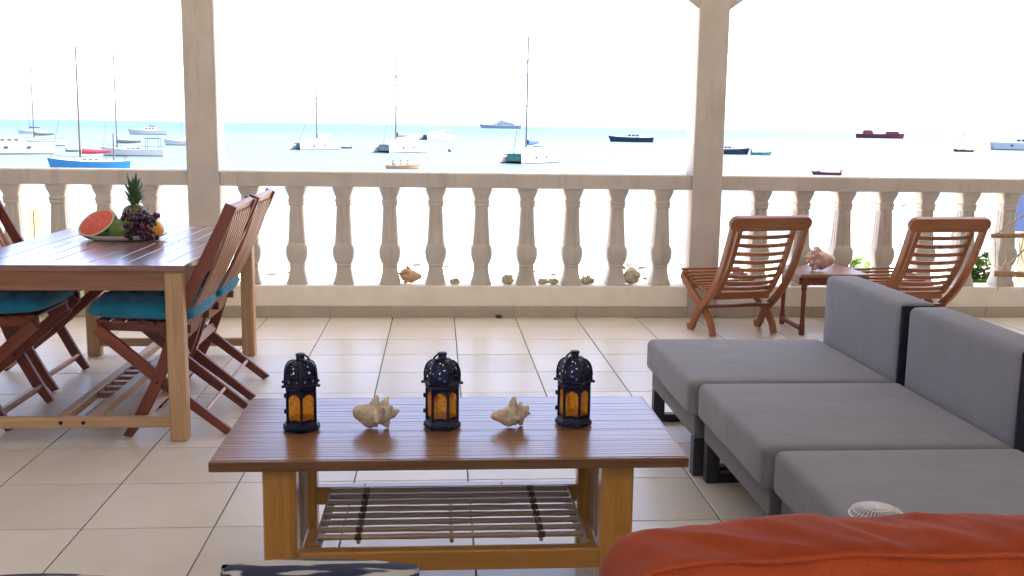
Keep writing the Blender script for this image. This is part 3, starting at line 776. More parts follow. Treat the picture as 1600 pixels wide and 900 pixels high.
def cushion_mesh(name, w_, d_, h_, mat, seed, nx=26, ny=26, wr=.006):
    """soft pad: flat bottom, puffed wrinkled top, pinched edges"""
    b = MB(); vs_ = []
    for top in (1, 0):
        for i in range(nx+1):
            for j in range(ny+1):
                u, v = i/nx*2-1, j/ny*2-1
                # rounded corners
                k = max(abs(u), abs(v)); 
                x, y = u*math.sqrt(1 - .12*v*v*abs(u)), v*math.sqrt(1 - .12*u*u*abs(v))
                e = (1-abs(u)**4)*(1-abs(v)**4)
                z = h_*.38 + (h_*.62*e**.4 if top else -h_*.38*e**.25)
                if top: z += e**.5*wr*(noise.noise(Vector((x*3+seed, y*9, seed))) + .6*noise.noise(Vector((x*7, y*18+seed, 1))))*2
                vs_.append((x*w_/2, y*d_/2, z))
    N = (nx+1)*(ny+1); fs = []
    for i in range(nx):
        for j in range(ny):
            a = i*(ny+1)+j; fs.append((a, a+ny+1, a+ny+2, a+1)); fs.append((N+a, N+a+1, N+a+ny+2, N+a+ny+1))
    b.add(vs_, fs)
    # weld the rim
    me = b.mesh(name, mat, True); bm = bmesh.new(); bm.from_mesh(me); bmesh.ops.remove_doubles(bm, verts=bm.verts, dist=.0004); bm.to_mesh(me); bm.free(); fix_normals(me, 80)
    return me
CH = [((-1.08, 4.435), R(90), 'red-brown folding chair on the open floor side, at the coffee-table end of the dining table'),
      ((-1.08, 4.985), R(90), 'red-brown folding chair on the open floor side, at the balustrade end of the dining table'),
      ((-2.005, 4.535), R(-90), 'red-brown folding chair across the dining table, at the end away from the balustrade'),
      ((-2.055, 5.185), R(-90), 'red-brown folding chair across the dining table, at the end by the balustrade')]
for i, ((x, y), rz, lab) in enumerate(CH):
    o = CH0 if i == 0 else copy_tree(CH0)
    o.location = (x, y, 0); o.rotation_euler = (0, 0, rz); tag(o, lab, 'chair', 'folding dining chairs')
    me = cushion_mesh('seat_cushion', .48, .46, .092, 'teal', i*5.3, 34, 34, .010)
    fx, fy = -math.sin(rz), math.cos(rz)
    link('seat_cushion', me, None, (x + fx*.135, y + fy*.135, .4905), rot=(R(2.1) * 1, 0, rz), label='teal seat cushion on the chair ' + ('on the open floor side, coffee-table end', 'on the open floor side, balustrade end', 'across the dining table, away from the balustrade', 'across the dining table, by the balustrade')[i], cat='cushion', group='teal chair cushions')

# ------------------------------------------------------------------ fruit platter
PX, PY, PZ = -1.525, 5.065, DZ
b = MB(); n_ = 40; prof = [(.0, .004), (.12, .004), (.15, .010), (.185, .026), (.192, .029), (.190, .024), (.155, .004), (.12, .0), (0, 0)]
vs_ = []
for r, z in prof:
    for k in range(n_):
        a = 2*math.pi*k/n_; sc_ = 1 + (.015*math.cos(a*20) if r > .17 else 0); vs_.append((r*1.06*sc_*math.cos(a), r*.80*sc_*math.sin(a), z))
b.add(vs_, [(i*n_+k, i*n_+(k+1) % n_, (i+1)*n_+(k+1) % n_, (i+1)*n_+k) for i in range(len(prof)-1) for k in range(n_)])
b.build('platter', 'white_china', None, smooth=True, loc=(PX, PY, PZ+.0005), label='oval white platter with scalloped rim on the dining table', cat='platter')
# half watermelon, cut face towards the terrace
def half_melon():
    r_ = thing('watermelon', (-1.625, 4.99, PZ+.0865), 'half watermelon showing its red cut face on the platter', 'watermelon')
    r_.rotation_euler = (R(50), R(-14), R(-20))
    rx, ry, rz_ = .105, .078, .095
    b = MB(); N, Mm = 36, 12; vs_ = []
    for i in range(Mm+1):
        th = math.pi/2*i/Mm
        for k in range(N):
            a = 2*math.pi*k/N; vs_.append((rx*math.cos(th)*math.cos(a), ry*math.cos(th)*math.sin(a), -rz_*math.sin(th)))
    b.add(vs_, [(i*N+k, (i+1)*N+k, (i+1)*N+(k+1) % N, i*N+(k+1) % N) for i in range(Mm) for k in range(N)]); b.build('rind', 'melon_rind', r_, smooth=True)
    b = MB(); vs_ = [(0, 0, .003)]
    for f_, z in ((.45, .003), (.80, .002), (.86, .0012), (.90, .001)):
        for k in range(N):
            a = 2*math.pi*k/N; vs_.append((rx*f_*math.cos(a), ry*f_*math.sin(a), z + .0015*noise.noise(Vector((math.cos(a)*4, math.sin(a)*4, f_*9)))))
    fs = [(0, 1+k, 1+(k+1) % N) for k in range(N)] + [(1+i*N+k, 1+(i+1)*N+k, 1+(i+1)*N+(k+1) % N, 1+i*N+(k+1) % N) for i in range(3) for k in range(N)]
    b.add(vs_, fs); b.build('flesh', 'melon_flesh', r_, smooth=True)
    b = MB(); vs_ = []
    for f_, z in ((.89, .001), (.97, .0012), (1.0, -.003)):
        for k in range(N):
            a = 2*math.pi*k/N; vs_.append((rx*f_*math.cos(a), ry*f_*math.sin(a), z))
    b.add(vs_, [(i*N+k, (i+1)*N+k, (i+1)*N+(k+1) % N, i*N+(k+1) % N) for i in range(2) for k in range(N)]); b.build('pith', 'melon_white', r_, smooth=True)
half_melon()
def pineapple():
    r_ = thing('pineapple', (-1.485, 5.13, PZ+.0085), 'whole pineapple with a tall leafy crown standing on the platter', 'pineapple')
    b = MB(); prof = [(.030, 0), (.052, .012), (.062, .04), (.065, .075), (.061, .11), (.050, .138), (.030, .152), (.012, .156)]
    b.lathe(prof, 28); b.build('body', 'pineapple_skin', r_, smooth=True)
    rnd = random.Random(4)
    for k in range(34):
        a = k*2.399; t = k/34; h0 = .150 + .085*t; ln = .055 + .03*rnd.random(); out = (.050 - .028*t)
        p = []
        for q in range(5):
            s_ = q/4; rr = .012*(1-.3*t) + out*s_**.9; p.append(Vector((rr*math.cos(a), rr*math.sin(a), h0 + ln*(s_ - .18*s_*s_*(1-t)*2))))
        b = MB(); b.sweep(p, [(.0095, .0012), (.0105, .0012), (.009, .001), (.006, .001), (.0012, .0008)], square=True, up=Vector((math.cos(a), math.sin(a), .3)))
        b.build('crown_leaf', 'leaf_pine', r_)
pineapple()
b = MB(); b.ball((0, 0, .052), .06, 24, 16, 1.15, .85, .86, fn=lambda d: 1 + .05*d.x); b.build('mango', 'mango', None, smooth=True, loc=(-1.505, 4.975, PZ+.0062), rz=R(15), label='green mango leaning on the watermelon in the platter', cat='mango')
b = MB(); b.ball((0, 0, .047), .048, 24, 16, 1, 1, .97); b.ball((0, 0, .095), .004, 8, 6); b.build('orange_fruit', 'orange_fruit', None, smooth=True, loc=(-1.362, 5.00, PZ+.0062), label='round orange at the end of the platter by the grapes', cat='orange')
def grapes():
    r_ = thing('grape_bunch', (-1.44, 5.0, PZ+.006), 'bunch of dark purple grapes heaped over the platter', 'grapes')
    rnd = random.Random(12); pts = []
    t = 0
    while len(pts) < 72 and t < 9000:
        t += 1
        x = rnd.uniform(-.085, .10); y = rnd.uniform(-.085, .03); zt = .13*max(0.15, 1 - (x/.13)**2)*max(.2, 1 - ((y+.01)/.10)**2)
        z = rnd.uniform(.012, .02 + zt)
        p = Vector((x, y, z))
        if (p - Vector((.065, .03, .047))).length < .058: continue
        if (p - Vector((-.065, -.025, .05))).length < .066: continue
        if all((p - q).length > .0185 for q in pts): pts.append(p)
    m0 = MB(); m0.ball((0, 0, 0), .0118, 12, 8, 1, 1, 1.08); me = m0.mesh('grape', 'grape', True)
    for p in pts: link('grape', me, r_, p, rot=(rnd.uniform(-.4, .4), rnd.uniform(-.4, .4), 0))
    for p in ((.095, -.03, .105), (.108, -.025, .118), (.10, -.04, .122), (.09, -.045, .10)): link('grape', me, r_, p)
    b = MB(); b.sweep([(0, -.03, .09), (.03, -.03, .115), (.06, -.03, .13), (.065, -.028, .155)], .0022, 6); b.sweep([(.03, -.03, .115), (.095, -.03, .11)], .0018, 6); b.build('stem', 'bark', r_)
grapes()

# ------------------------------------------------------------------ grey modular sofa
def rbox(b, x0, x1, y0, y1, z0, z1, r=.03, n=4, crown=.0, seed=0, wr=0.0, mi=0, sub=14):
    """rounded, slightly crowned cushion block"""
    vs_ = []; idx = {}; c = Vector(((x0+x1)/2, (y0+y1)/2, (z0+z1)/2)); h = Vector(((x1-x0)/2, (y1-y0)/2, (z1-z0)/2))
    def lin(hv):
        k = max(2, min(sub, int(hv/.03)) if sub < 50 else int(hv*2/.014))
        inner = [-(hv-r) + 2*(hv-r)*i/k for i in range(k+1)]
        a = [-hv + r*(1-math.cos(t*math.pi/2/n)) for t in range(n)]
        return sorted(set([round(q, 6) for q in a + inner + [-q for q in a]]))
    L = [lin(h.x), lin(h.y), lin(h.z)]
    def vert(p):
        key = (round(p[0], 5), round(p[1], 5), round(p[2], 5))
        if key in idx: return idx[key]
        q = Vector(p); core = Vector([max(-(h[a]-r), min(h[a]-r, q[a])) for a in range(3)]); d = q - core
        if d.length > 1e-9: q = core + d.normalized()*r if max(abs(d[a]) for a in range(3)) >= r - 1e-6 else q
        if crown:
            e = (1 - (q.x/h.x)**2)*(1 - (q.y/h.y)**2)
            if abs(p[2]) > h.z - 1e-6: q.z += crown*e*(1 if p[2] > 0 else 0)
        if wr:
            k = noise.noise(Vector((q.x*4+seed, q.y*4, q.z*4))) ; q += q.normalized()*wr*k
        idx[key] = len(vs_); vs_.append(c + q); return idx[key]
    fs = []
    for ax in range(3):
        a1, a2 = [(1, 2), (2, 0), (0, 1)][ax]
        for sg in (-1, 1):
            for i in range(len(L[a1])-1):
                for j in range(len(L[a2])-1):
                    q = []
                    for u, v in ((i, j), (i+1, j), (i+1, j+1), (i, j+1)):
                        p = [0, 0, 0]; p[ax] = sg*h[ax]; p[a1] = L[a1][u]; p[a2] = L[a2][v]; q.append(vert(p))
                    fs.append(q if sg > 0 else q[::-1])
    b.add(vs_, fs, None, mi); return b
def sofa_module(x0, x1, y0, y1, back, lab, back_y=None):
    X, Y = (x0+x1)/2, (y0+y1)/2
    r_ = thing('sofa_module', (X, Y, 0), lab, 'sofa', 'grey sofa modules')
    ax0, ax1, ay0, ay1 = x0-X, x1-X, y0-Y, y1-Y
    b = MB(); rbox(b, ax0, ax1-.02 if not back else ax1-.005, ay0+.004, ay1-.004, .235, .372, .026, 4, .006, y0); b.build('seat_cushion', 'sofa_grey', r_, smooth=True)
    fx0, fx1, fy0, fy1 = ax0+.03, ax1-.03, ay0+.012, ay1-.012
    b = MB(); b.box(fx0, fx1, fy0, fy1, .150, .236, .004); b.build('apron', 'sofa_frame', r_)
    for sx in (0, 1):
        for sy in (0, 1):
            lx = fx0+.001 if sx == 0 else fx1-.051; ly = fy0+.001 if sy == 0 else fy1-.051
            b = MB(); b.box(lx, lx+.05, ly, ly+.05, 0, .1505, .003); b.build('leg', 'sofa_leg', r_, grain=2)
    for sy in (0, 1):
        ly = fy0+.006 if sy == 0 else fy1-.046
        b = MB(); b.box(fx0+.052, fx1-.052, ly, ly+.04, .0, .035, .002); b.build('runner', 'sofa_leg', r_)
    if back == 'x':
        b = MB(); rbox(b, ax1+.0, ax1+.155, ay0+.03, ay1-.01, .30, .662, .028, 4, .004, y1); b.build('backrest', 'sofa_grey', r_, smooth=True)
        e_ = MB(); rbox(e_, ax1+.006, ax1+.149, ay0+.020, ay0+.0345, .306, .656, .007, 3); e_.build('end_shade', 'sofa_shade', r_, smooth=True)  # dark sheet standing in for shadow on the backrest's near end
        b = MB(); b.box(ax1+.045, ax1+.15, ay0+.05, ay1-.05, .0, .301, .004); b.build('back_panel', 'sofa_leg', r_)
    if back == 'y':
        b = MB(); rbox(b, ax0+.01, ax1-.01, ay0-.13, ay0+.0, .30, .655, .028, 4, .004, y1); b.build('backrest', 'sofa_grey', r_, smooth=True)
        b = MB(); b.box(ax0+.05, ax1-.05, ay0-.125, ay0-.04, .0, .301, .004); b.build('back_panel', 'sofa_leg', r_)
    return r_
SX0, SX1 = .935, 1.735
sofa_module(SX0, SX1, 3.635, 4.425, 'x', 'grey sofa seat module with backrest, at the end by the deck chairs')
sofa_module(SX0+.03, SX1+.01, 2.845, 3.63, 'x', 'middle grey sofa seat module with backrest, beside the coffee table')
sofa_module(SX0+.055, SX1+.03, 2.06, 2.84, None, 'grey sofa seat module without backrest, holding the white wire dish')
sofa_module(.12, .92, 1.32, 1.97, 'y', 'grey sofa module across from the balustrade, under the orange cushion')
sofa_module(-.69, .11, 1.32, 1.97, 'y', 'grey sofa module across from the balustrade, under the blue print pillows')

# orange back cushion
def orange_cushion():
    r_ = thing('back_cushion', (.64, 1.42, .3735), 'big puffy orange back cushion with piped edge', 'cushion')
    b = MB(); rbox(b, -.385, .42, -.10, .115, 0, .336, .05, 5, 0, 0, 0, sub=60)
    vs_ = []
    for p in b.v:
        p = Vector(p); t = max(0, min(1, (p.z-.15)/.2))
        # sagging pillow top with soft folds
        w_ = -.016*abs(noise.noise(Vector((p.x*7.5 + 3.2 + p.y*9, p.y*4 - p.x*2, 0.3)))) + .009*noise.noise(Vector((p.x*5, p.y*7 + p.x*2, 2.2))) + .006*noise.noise(Vector((p.x*23 + p.y*15, p.y*9, 7)))
        p.z += t*(w_ + .012*math.cos((p.y-.0)*9) - .012)
        p.y += .012*noise.noise(Vector((p.x*5, p.z*7, 5.0)))*(1 if p.y < 0 else 1)
        # round the upper corners
        e = max(0, (abs(p.x-.0175)-.30)/.10); p.z -= t*.03*e*e; e = max(0, (-.05-p.x)/.33); p.z -= t*.026*e**1.5
        vs_.append(tuple(p))
    b.v = vs_; body = b.build('body', 'orange', r_, smooth=True)
    # piping along the near edge
    bpts = []
    def surf(x):
        best = None
        for p in vs_:
            if p[2] > .2 and abs(p[0]-x) < .06:
                d = (p[1] + .080)**2*1 + (p[2] - .336)**2 + (p[0]-x)**2
                if best is None or d < best[0]: best = (d, p)
        return best[1]
    xs_ = [-.37 + i*.78/40 for i in range(41)]
    P_ = [Vector(surf(x)) for x in xs_]
    S_ = [sum((P_[max(0, min(40, i+k))] for k in (-2, -1, 0, 1, 2)), Vector())/5 + Vector((0, -.003, .003)) for i in range(41)]
    S_ = [Vector((-.383, -.092, .02)), Vector((-.384, -.092, .20)), Vector((-.381, -.093, .28))] + S_ + [Vector((.415, -.092, .22)), Vector((.417, -.092, .02))]
    b = MB(); b.sweep(S_, .0045, 8); b.build('piping', 'orange', r_, smooth=True)
orange_cushion()
def pillow(name, loc, rot, w_, mat, lab):
    me = cushion_mesh(name, w_, w_, .13, mat, loc[0]*9, 30, 30, .004)
    # pinch like a stuffed pillow: symmetric bulge
    for v in me.vertices: v.co.z = (v.co.z - .05)*1.0
    link(name, me, None, loc, rot=rot, label=lab, cat='pillow', group='blue print pillows')
pillow('throw_pillow', (-.178, 1.435, .505), (R(78), R(3), R(4)), .31, 'navy_print', 'navy and white print pillow leaning on the sofa, right below the coffee table')
pillow('throw_pillow', (-.60, 1.435, .500), (R(78), R(-2), R(-3)), .29, 'navy_print', 'navy and white print pillow in the sofa corner farthest from the orange cushion')

# white wire dish on the sofa
wd = thing('wire_dish', (1.065, 2.29, .3795), 'small round white wire basket lying upside down on the sofa seat', 'basket')
b = MB(); ringp = [(.064*math.cos(2*math.pi*i/32), .064*math.sin(2*math.pi*i/32), .003) for i in range(33)]; b.sweep(ringp, .0026, 6, closed=False); b.build('rim', 'wire_white', wd)
b = MB()
for k in range(18):
    a = math.pi*k/18; p = []
    for q in range(13):
        t = -1 + 2*q/12; p.append((.064*math.sin(t*math.pi/2)*math.cos(a), .064*math.sin(t*math.pi/2)*math.sin(a), .003 + .024*math.cos(t*math.pi/2)))
    b.sweep(p, .0011, 5)
for f_ in (.35, .7):
    b.sweep([(.064*math.sin(f_*math.pi/2)*math.cos(2*math.pi*i/24), .064*math.sin(f_*math.pi/2)*math.sin(2*math.pi*i/24), .0035 + .024*math.cos(f_*math.pi/2)) for i in range(25)], .0012, 5, closed=False)
b.build('wire_dome', 'wire_white', wd)

# ------------------------------------------------------------------ deck chairs, side table
def deck_chair(loc, rz, lab):
    """low folding chair seen from behind; sitter looks along +y, origin between the feet"""
    r_ = thing('deck_chair', loc, lab, 'chair', 'low wooden deck chairs facing the sea', rz); hw = .245
    def cat(pts, n=5):
        out = []
        P = [Vector(p) for p in pts]; P = [2*P[0]-P[1]] + P + [2*P[-1]-P[-2]]
        for i in range(1, len(P)-2):
            for k in range(n):
                t = k/n; a, b_, c, d = P[i-1], P[i], P[i+1], P[i+2]
                out.append(.5*((2*b_) + (c-a)*t + (2*a-5*b_+4*c-d)*t*t + (3*b_-a-3*c+d)*t**3))
        return out + [P[-2]]
    back = [(-.33, .735), (-.285, .62), (-.215, .47), (-.13, .34), (-.04, .245), (.06, .165), (.13, .085), (.165, .03), (.215, .014)]
    for s in (-1, 1):
        p = cat([(s*hw, y, z) for y, z in back]); b = MB(); b.sweep(p, (.0125, .025), square=True, up=Vector((0, 1, 0)))
        b.v = [(q[0], q[1], max(0, q[2])) for q in b.v]; b.build('back_leg', 'teak_orange', r_)
        p = cat([(s*(hw-.029), y, z) for y, z in ((.40, .335), (.22, .235), (.05, .15), (-.04, .075), (-.075, .0))]); b = MB(); b.sweep(p, (.0125, .026), square=True, up=Vector((0, 1, 0)))
        b.v = [(q[0], q[1], max(0, q[2])) for q in b.v]; b.build('front_leg', 'teak_orange', r_)
        p = cat([(s*(hw-.062), y+.012, z) for y, z in [(-.305, .70), (-.26, .60), (-.20, .47), (-.125, .36), (-.05, .275)]]); b = MB(); b.sweep(p, (.015, .016), square=True, up=Vector((0, 1, 0))); b.build('back_stile', 'teak_orange', r_)
        b = MB(); b.sweep([(s*(hw-.062), .44, .352), (s*(hw-.062), .20, .285), (s*(hw-.062), -.03, .245)], (.012, .017), square=True); b.build('seat_rail', 'teak_orange', r_)
    # stadium-shaped head board
    b = MB(); N = 10; W2, H2 = .275, .043; out = []
    for i in range(N+1): a = -math.pi/2 + math.pi*i/N; out.append((W2-H2 + H2*math.cos(a), H2*math.sin(a)*(1.12 if a > 0 else 1)))
    for i in range(N+1): a = math.pi/2 + math.pi*i/N; out.append((-W2+H2 + H2*math.cos(a), H2*math.sin(a)*(1.12 if math.sin(a) > 0 else 1)))
    M = Matrix.Translation((0, -.333, .742)) @ Matrix.Rotation(R(22), 4, 'X')
    n_ = len(out); rings = [[(x*.985, -.020, z*.93) for x, z in out], [(x, -.014, z) for x, z in out], [(x, .014, z) for x, z in out], [(x*.985, .020, z*.93) for x, z in out]]
    vs_ = [M @ Vector(q) for rg in rings for q in rg]
    b.add(vs_, [(i*n_+k, i*n_+(k+1) % n_, (i+1)*n_+(k+1) % n_, (i+1)*n_+k) for i in range(3) for k in range(n_)] + [tuple(range(n_)), tuple(3*n_+k for k in range(n_))[::-1]])
    b.build('headboard', 'teak_orange', r_)
    st = [(-.293, .66), (-.271, .605), (-.248, .55), (-.222, .497), (-.192, .446), (-.16, .398), (-.125, .353), (-.088, .312)]
    for y, z in st:
        e = hw-.0775; b = MB(); b.sweep([(-e, y+.014, z), (-e*.5, y-.001, z-.004), (0, y-.006, z-.005), (e*.5, y-.001, z-.004), (e, y+.014, z)], (.005, .0125), square=True, up=Vector((0, -.4, .9))); b.build('back_slat', 'teak_orange', r_)
    b = MB(); b.bar((-hw+.0775, -.045, .262), (hw-.0775, -.045, .262), .02, .06, up=Vector((0, -.5, .85))); b.build('lower_back_rail', 'teak_orange', r_)
    for k in range(9):
        t = k/8; y = .42 - .40*t; z = .368 - .085*t - .012*math.sin(t*3.14)
        b = MB(); b.bar((-hw+.03, y, z), (hw-.03, y, z), .036, .012); b.build('seat_slat', 'teak_orange', r_)
    b = MB(); b.bar((-hw+.013, -.005, .186), (hw-.013, -.005, .186), .035, .02); b.build('cross_rail', 'teak_red', r_)
    b = MB(); b.bar((-hw+.043, .30, .272), (hw-.043, .30, .272), .02, .03); b.build('cross_rail', 'teak_orange', r_)
    return r_
deck_chair((1.935, 6.335, 0), R(12), 'low wooden deck chair beside the white pillar, its slatted back to the room')
deck_chair((3.08, 6.34, 0), R(7), 'low wooden deck chair behind the grey sofa, next to the hammock')
st_ = thing('side_table', (2.53, 6.47, 0), 'small dark red wooden side table with turned legs, between the deck chairs', 'table')
b = MB(); b.box(-.235, .215, -.23, .23, .378, .4, .006); b.build('tabletop', 'table_frame', st_)
for s in (-1, 1):
    b = MB(); b.box(-.19, .19, s*.19-.01, s*.19+.01, .325, .3775, .002); b.build('apron', 'teak_red', st_)
    b = MB(); b.box(s*.21-.01, s*.21+.01, -.165, .165, .325, .3775, .002); b.build('apron', 'teak_red', st_)
    b = MB(); b.box(s*.2-.012, s*.2+.012, -.178, .178, .03, .055, .002); b.build('stretcher', 'teak_red', st_, grain=1)
    for t in (-1, 1):
        b = MB(); b.lathe([(.016, 0), (.018, .004), (.018, .07), (.013, .08), (.017, .09), (.013, .10), (.014, .18), (.016, .24), (.013, .285), (.018, .295), (.018, .377)], 14, (s*.195, t*.19, 0)); b.build('leg', 'teak_red', st_, smooth=True, grain=2)

# ------------------------------------------------------------------ hammock at the right edge
hm = thing('hammock', (4.1, 6.2, .4), 'knotted rope hammock with wooden spreader bars hanging by the deck chair', 'hammock')
A0, A1 = Vector((-.57, -.02, .018)), Vector((.55, -.45, .05))
b = MB(); b.sweep([A0, A1], .019, 10); sp1 = b.build('spreader_bar', 'rustic', hm, smooth=True)
B0, B1 = Vector((-.46, .25, .232)), Vector((.60, .0, .27))
b = MB(); b.sweep([B0, B1], .016, 10); b.build('spreader_bar', 'rustic', hm, smooth=True)
rnd = random.Random(3); b = MB()
for k in range(15):
    t = (k+.3)/15; p, q = A0.lerp(A1, t), B0.lerp(B1, t)
    b.sweep([p + Vector((0, 0, .012)), p.lerp(q, .35) + Vector((rnd.uniform(-.02, .02), 0, -.045)), p.lerp(q, .7) + Vector((rnd.uniform(-.02, .02), 0, -.03)), q], .0034, 5)
    q2 = B0.lerp(B1, min(1, t + .1)); b.sweep([p + Vector((0, 0, .012)), p.lerp(q2, .5) + Vector((0, 0, -.05)), q2], .0034, 5)
    # loose ends below the bar
    b.sweep([p, p + Vector((rnd.uniform(-.02, .02), -.01, -.05)), p + Vector((rnd.uniform(-.03, .03), 0, -.07 - .06*rnd.random()))], [.004, .0045, .003], 5)
    b.sweep([p + Vector((0, 0, .02)), p + Vector((0, -.022, 0)), p + Vector((0, 0, -.024))], .005, 5)
b.build('netting', 'rope', hm)
b = MB()
for p in (A0, A1, B0, B1):
    b.sweep([p + (Vector((.02, 0, 0))), Vector((.75, -.1, 1.3)), Vector((.85, -.1, 2.315))], .006, 6)
b.build('hanging_rope', 'rope', hm)

# ------------------------------------------------------------------ outside, just beyond the balustrade
def leafy(name, loc, h, nst, nl, size, mat, lab, seed, spread=.35, cat='shrub', stem_r=.012, zone=.4):
    r_ = thing(name, loc, lab, cat, 'plants beyond the balustrade'); rnd = random.Random(seed); b = MB(); lf = MB(); tips = []
    for k in range(nst):
        a = rnd.uniform(0, 6.28); top = Vector((math.cos(a)*spread*rnd.random(), math.sin(a)*spread*rnd.random()*.6, h - zone*.5*rnd.random()))
        p = [Vector((math.cos(a)*.05, math.sin(a)*.05, 0)), top*.5 + Vector((rnd.uniform(-.08, .08), rnd.uniform(-.08, .08), 0)), top]
        b.sweep(p, [stem_r, stem_r*.7, stem_r*.3], 6)
        for q in range(nl):
            t = 1 - zone/h*rnd.random()**1.2; c = p[1].lerp(p[2], (t-.5)*2) if t > .5 else p[0].lerp(p[1], t*2)
            ph = rnd.uniform(0, 6.28); el = rnd.uniform(-.3, .9); d = Vector((math.cos(ph)*math.cos(el), math.sin(ph)*math.cos(el), math.sin(el)))
            L = size*rnd.uniform(.6, 1.15); sd_ = d.cross(Vector((0, 0, 1))).normalized(); up = sd_.cross(d); w_ = L*.30
            c2 = c + d*L*.15
            b.sweep([c, c2], .003, 4)
            vs_ = [c2, c2 + d*L*.3 + sd_*w_ + up*.02*L, c2 + d*L*.65 + sd_*w_*.8 + up*.0, c2 + d*L - up*.12*L, c2 + d*L*.65 - sd_*w_*.8, c2 + d*L*.3 - sd_*w_ + up*.02*L, c2 + d*L*.35 - up*.05*L, c2 + d*L*.68 - up*.07*L]
            lf.add(vs_, [(0, 1, 6), (0, 6, 5), (1, 2, 7, 6), (6, 7, 4, 5), (2, 3, 7), (7, 3, 4)])
    b.build('stems', 'bark', r_); lf.build('foliage', mat, r_)
leafy('shrub', (1.60, 7.95, -3.95), 4.20, 2, 6, .17, 'leaf_light', 'broad bright leaf of a shrub poking up beside the oval stone', 5, .06, 'plant', zone=.25)
leafy('shrub', (3.42, 7.95, -3.95), 4.24, 9, 12, .13, 'leaf_light', 'bright green leafy shrub behind the small side table', 21, .20, zone=.35)
leafy('shrub', (4.43, 7.95, -3.95), 4.28, 16, 22, .11, 'leaf', 'dense green shrub behind the balustrade beside the hammock', 22, .22, zone=.4)
leafy('shrub', (4.75, 9.2, -3.95), 4.90, 5, 7, .08, 'leaf', 'thin sparse sapling with few leaves rising behind the second deck chair', 33, .55, 'sapling', .006, zone=.8)
bs_ = thing('blue_board', (4.93, 8.2, -3.95), 'blue painted board on a pale post beyond the balustrade, past the deck chairs', 'board')
b = MB(); b.box(-.13, .13, -.035, -.012, 4.44, 4.80, .004); b.build('board', 'blue_paint', bs_)
b = MB(); b.box(-.03, .03, -.011, .04, -.1, 4.84, .004); b.build('post', 'weathered', bs_, grain=2)
for x, h, lab in ((-5.185, 4.19, 'slightly taller pale wooden plank post standing on the beach behind the dining table'), (-5.075, 4.17, 'slightly lower pale wooden plank post standing on the beach behind the dining table')):
    b = MB(); b.box(-.05, .05, -.04, .04, -.2, h, .008); b.build('beach_post', 'weathered', None, grain=2, loc=(x, 13.4, -3.99), label=lab, cat='post', group='beach posts')
rnd = random.Random(77)
def drift(x, y, s, k):
    b = MB(); f = lambda d: 1 + .35*noise.noise(d*2 + Vector((k*2.3, 0, 0)))
    b.ball((0, 0, s*.2), s, 10, 7, 1.6, 1, .5, fn=f)
    z = -4.22 - (y-32)*.02 if y > 32 else -4.1
    b.build('beach_stone', 'dark_stone', None, smooth=True, loc=(x, y, np.interp(y, ys, zs)), label='dark stone lying on the pale sand below the terrace', cat='stone', group='dark stones on the beach')
for k, (px, D, s) in enumerate(((652, 42, .14), (700, 41.5, .09), (712, 41.8, .08), (838, 40, .12), (990, 42, .28), (1010, 42, .16), (573, 41, .07), (596, 40.5, .08), (420, 39, .12), (450, 39.5, .10), (870, 39, .10), (1440, 41, .2))):
    p = on_sea(px, D); drift(p.x, p.y, s, k)

# ------------------------------------------------------------------ boats
def hull_part(name, L, B, H, mat, parent, off=(0, 0, 0), sheer=.25, transom=.7, dark=None, deckmat='deck', plumb=.08):
    """bow at +x, waterline at z=0"""
    N = 14; st = []
    for i in range(N+1):
        t = i/N; x = -L/2 + L*t
        bw = B/2*(transom + (1-transom)*math.sin(min(1, t*2)*math.pi/2)) if t < .5 else B/2*max(.02, 1 - ((t-.5)/.5)**2.2)
        h = H*(1 + sheer*(t-.35)**2*2.2); xt = x + (plumb*L*(t**3) if t > .4 else -plumb*.3*L*(1-t))
        st.append([(x, -bw*.55, -.25*H), (x*.99+ (xt-x)*.3, -bw*.85, .12*H), (xt, -bw, h), (xt, bw, h), (x*.99 + (xt-x)*.3, bw*.85, .12*H), (x, bw*.55, -.25*H)])
    vs_ = [(p[0]+off[0], p[1]+off[1], p[2]+off[2]) for s in st for p in s]; fs = []; mi = []
    b = MB(); 
    side = []; dk = []; boot = []
    for i in range(N):
        a = i*6; c = a+6
        boot += [(a, c, c+1, a+1), (a+4, c+4, c+5, a+5), (a+5, c+5, c, a)]
        side += [(a+1, c+1, c+2, a+2), (a+3, c+3, c+4, a+4)]
        dk.append((a+2, c+2, c+3, a+3))
    e = N*6
    side += [(0, 1, 2, 3, 4, 5), (e+5, e+4, e+3, e+2, e+1, e)]
    b.add(vs_, side, None, 0); o = len(b.v) - len(vs_)
    b.f += [list(f) for f in dk] + [list(f) for f in boot]; b.uv += [None]*(len(dk)+len(boot)); b.mi += [1]*len(dk) + [2]*len(boot)
    return b.build(name, [mat, deckmat, dark or 'boot_dark'], parent, smooth=False)
def mast_part(parent, x, z0, z1, r=.09, rake=0.0, mat='spar', name='mast', spread=True, y=0):
    b = MB(); b.sweep([(x, y, z0), (x + rake, y, z1)], [r*1.3, r*1.05], 8)
    if spread:
        for f_ in (.38, .66): b.sweep([(x+rake*f_, y-.9, z0+(z1-z0)*f_), (x+rake*f_, y+.9, z0+(z1-z0)*f_)], r*.35, 5)
    return b.build(name, mat, parent)
def boom_part(parent, x0, x1, z, mat, r=.22, name='sail_cover', sag=.25, y=0):
    b = MB(); n = 6; pts = [(x0 + (x1-x0)*i/n, y, z - sag*r*math.sin(i/n*3.14)) for i in range(n+1)]
    b.sweep(pts, [r*(1 - .55*(i/n)**1.3) for i in range(n+1)], 8, aspect=1.2); return b.build(name, mat, parent, smooth=True)
def stay(parent, p, q, r=.03, name='stay', mat='spar'):
    b = MB(); b.sweep([p, q], r, 5); return b.build(name, mat, parent)
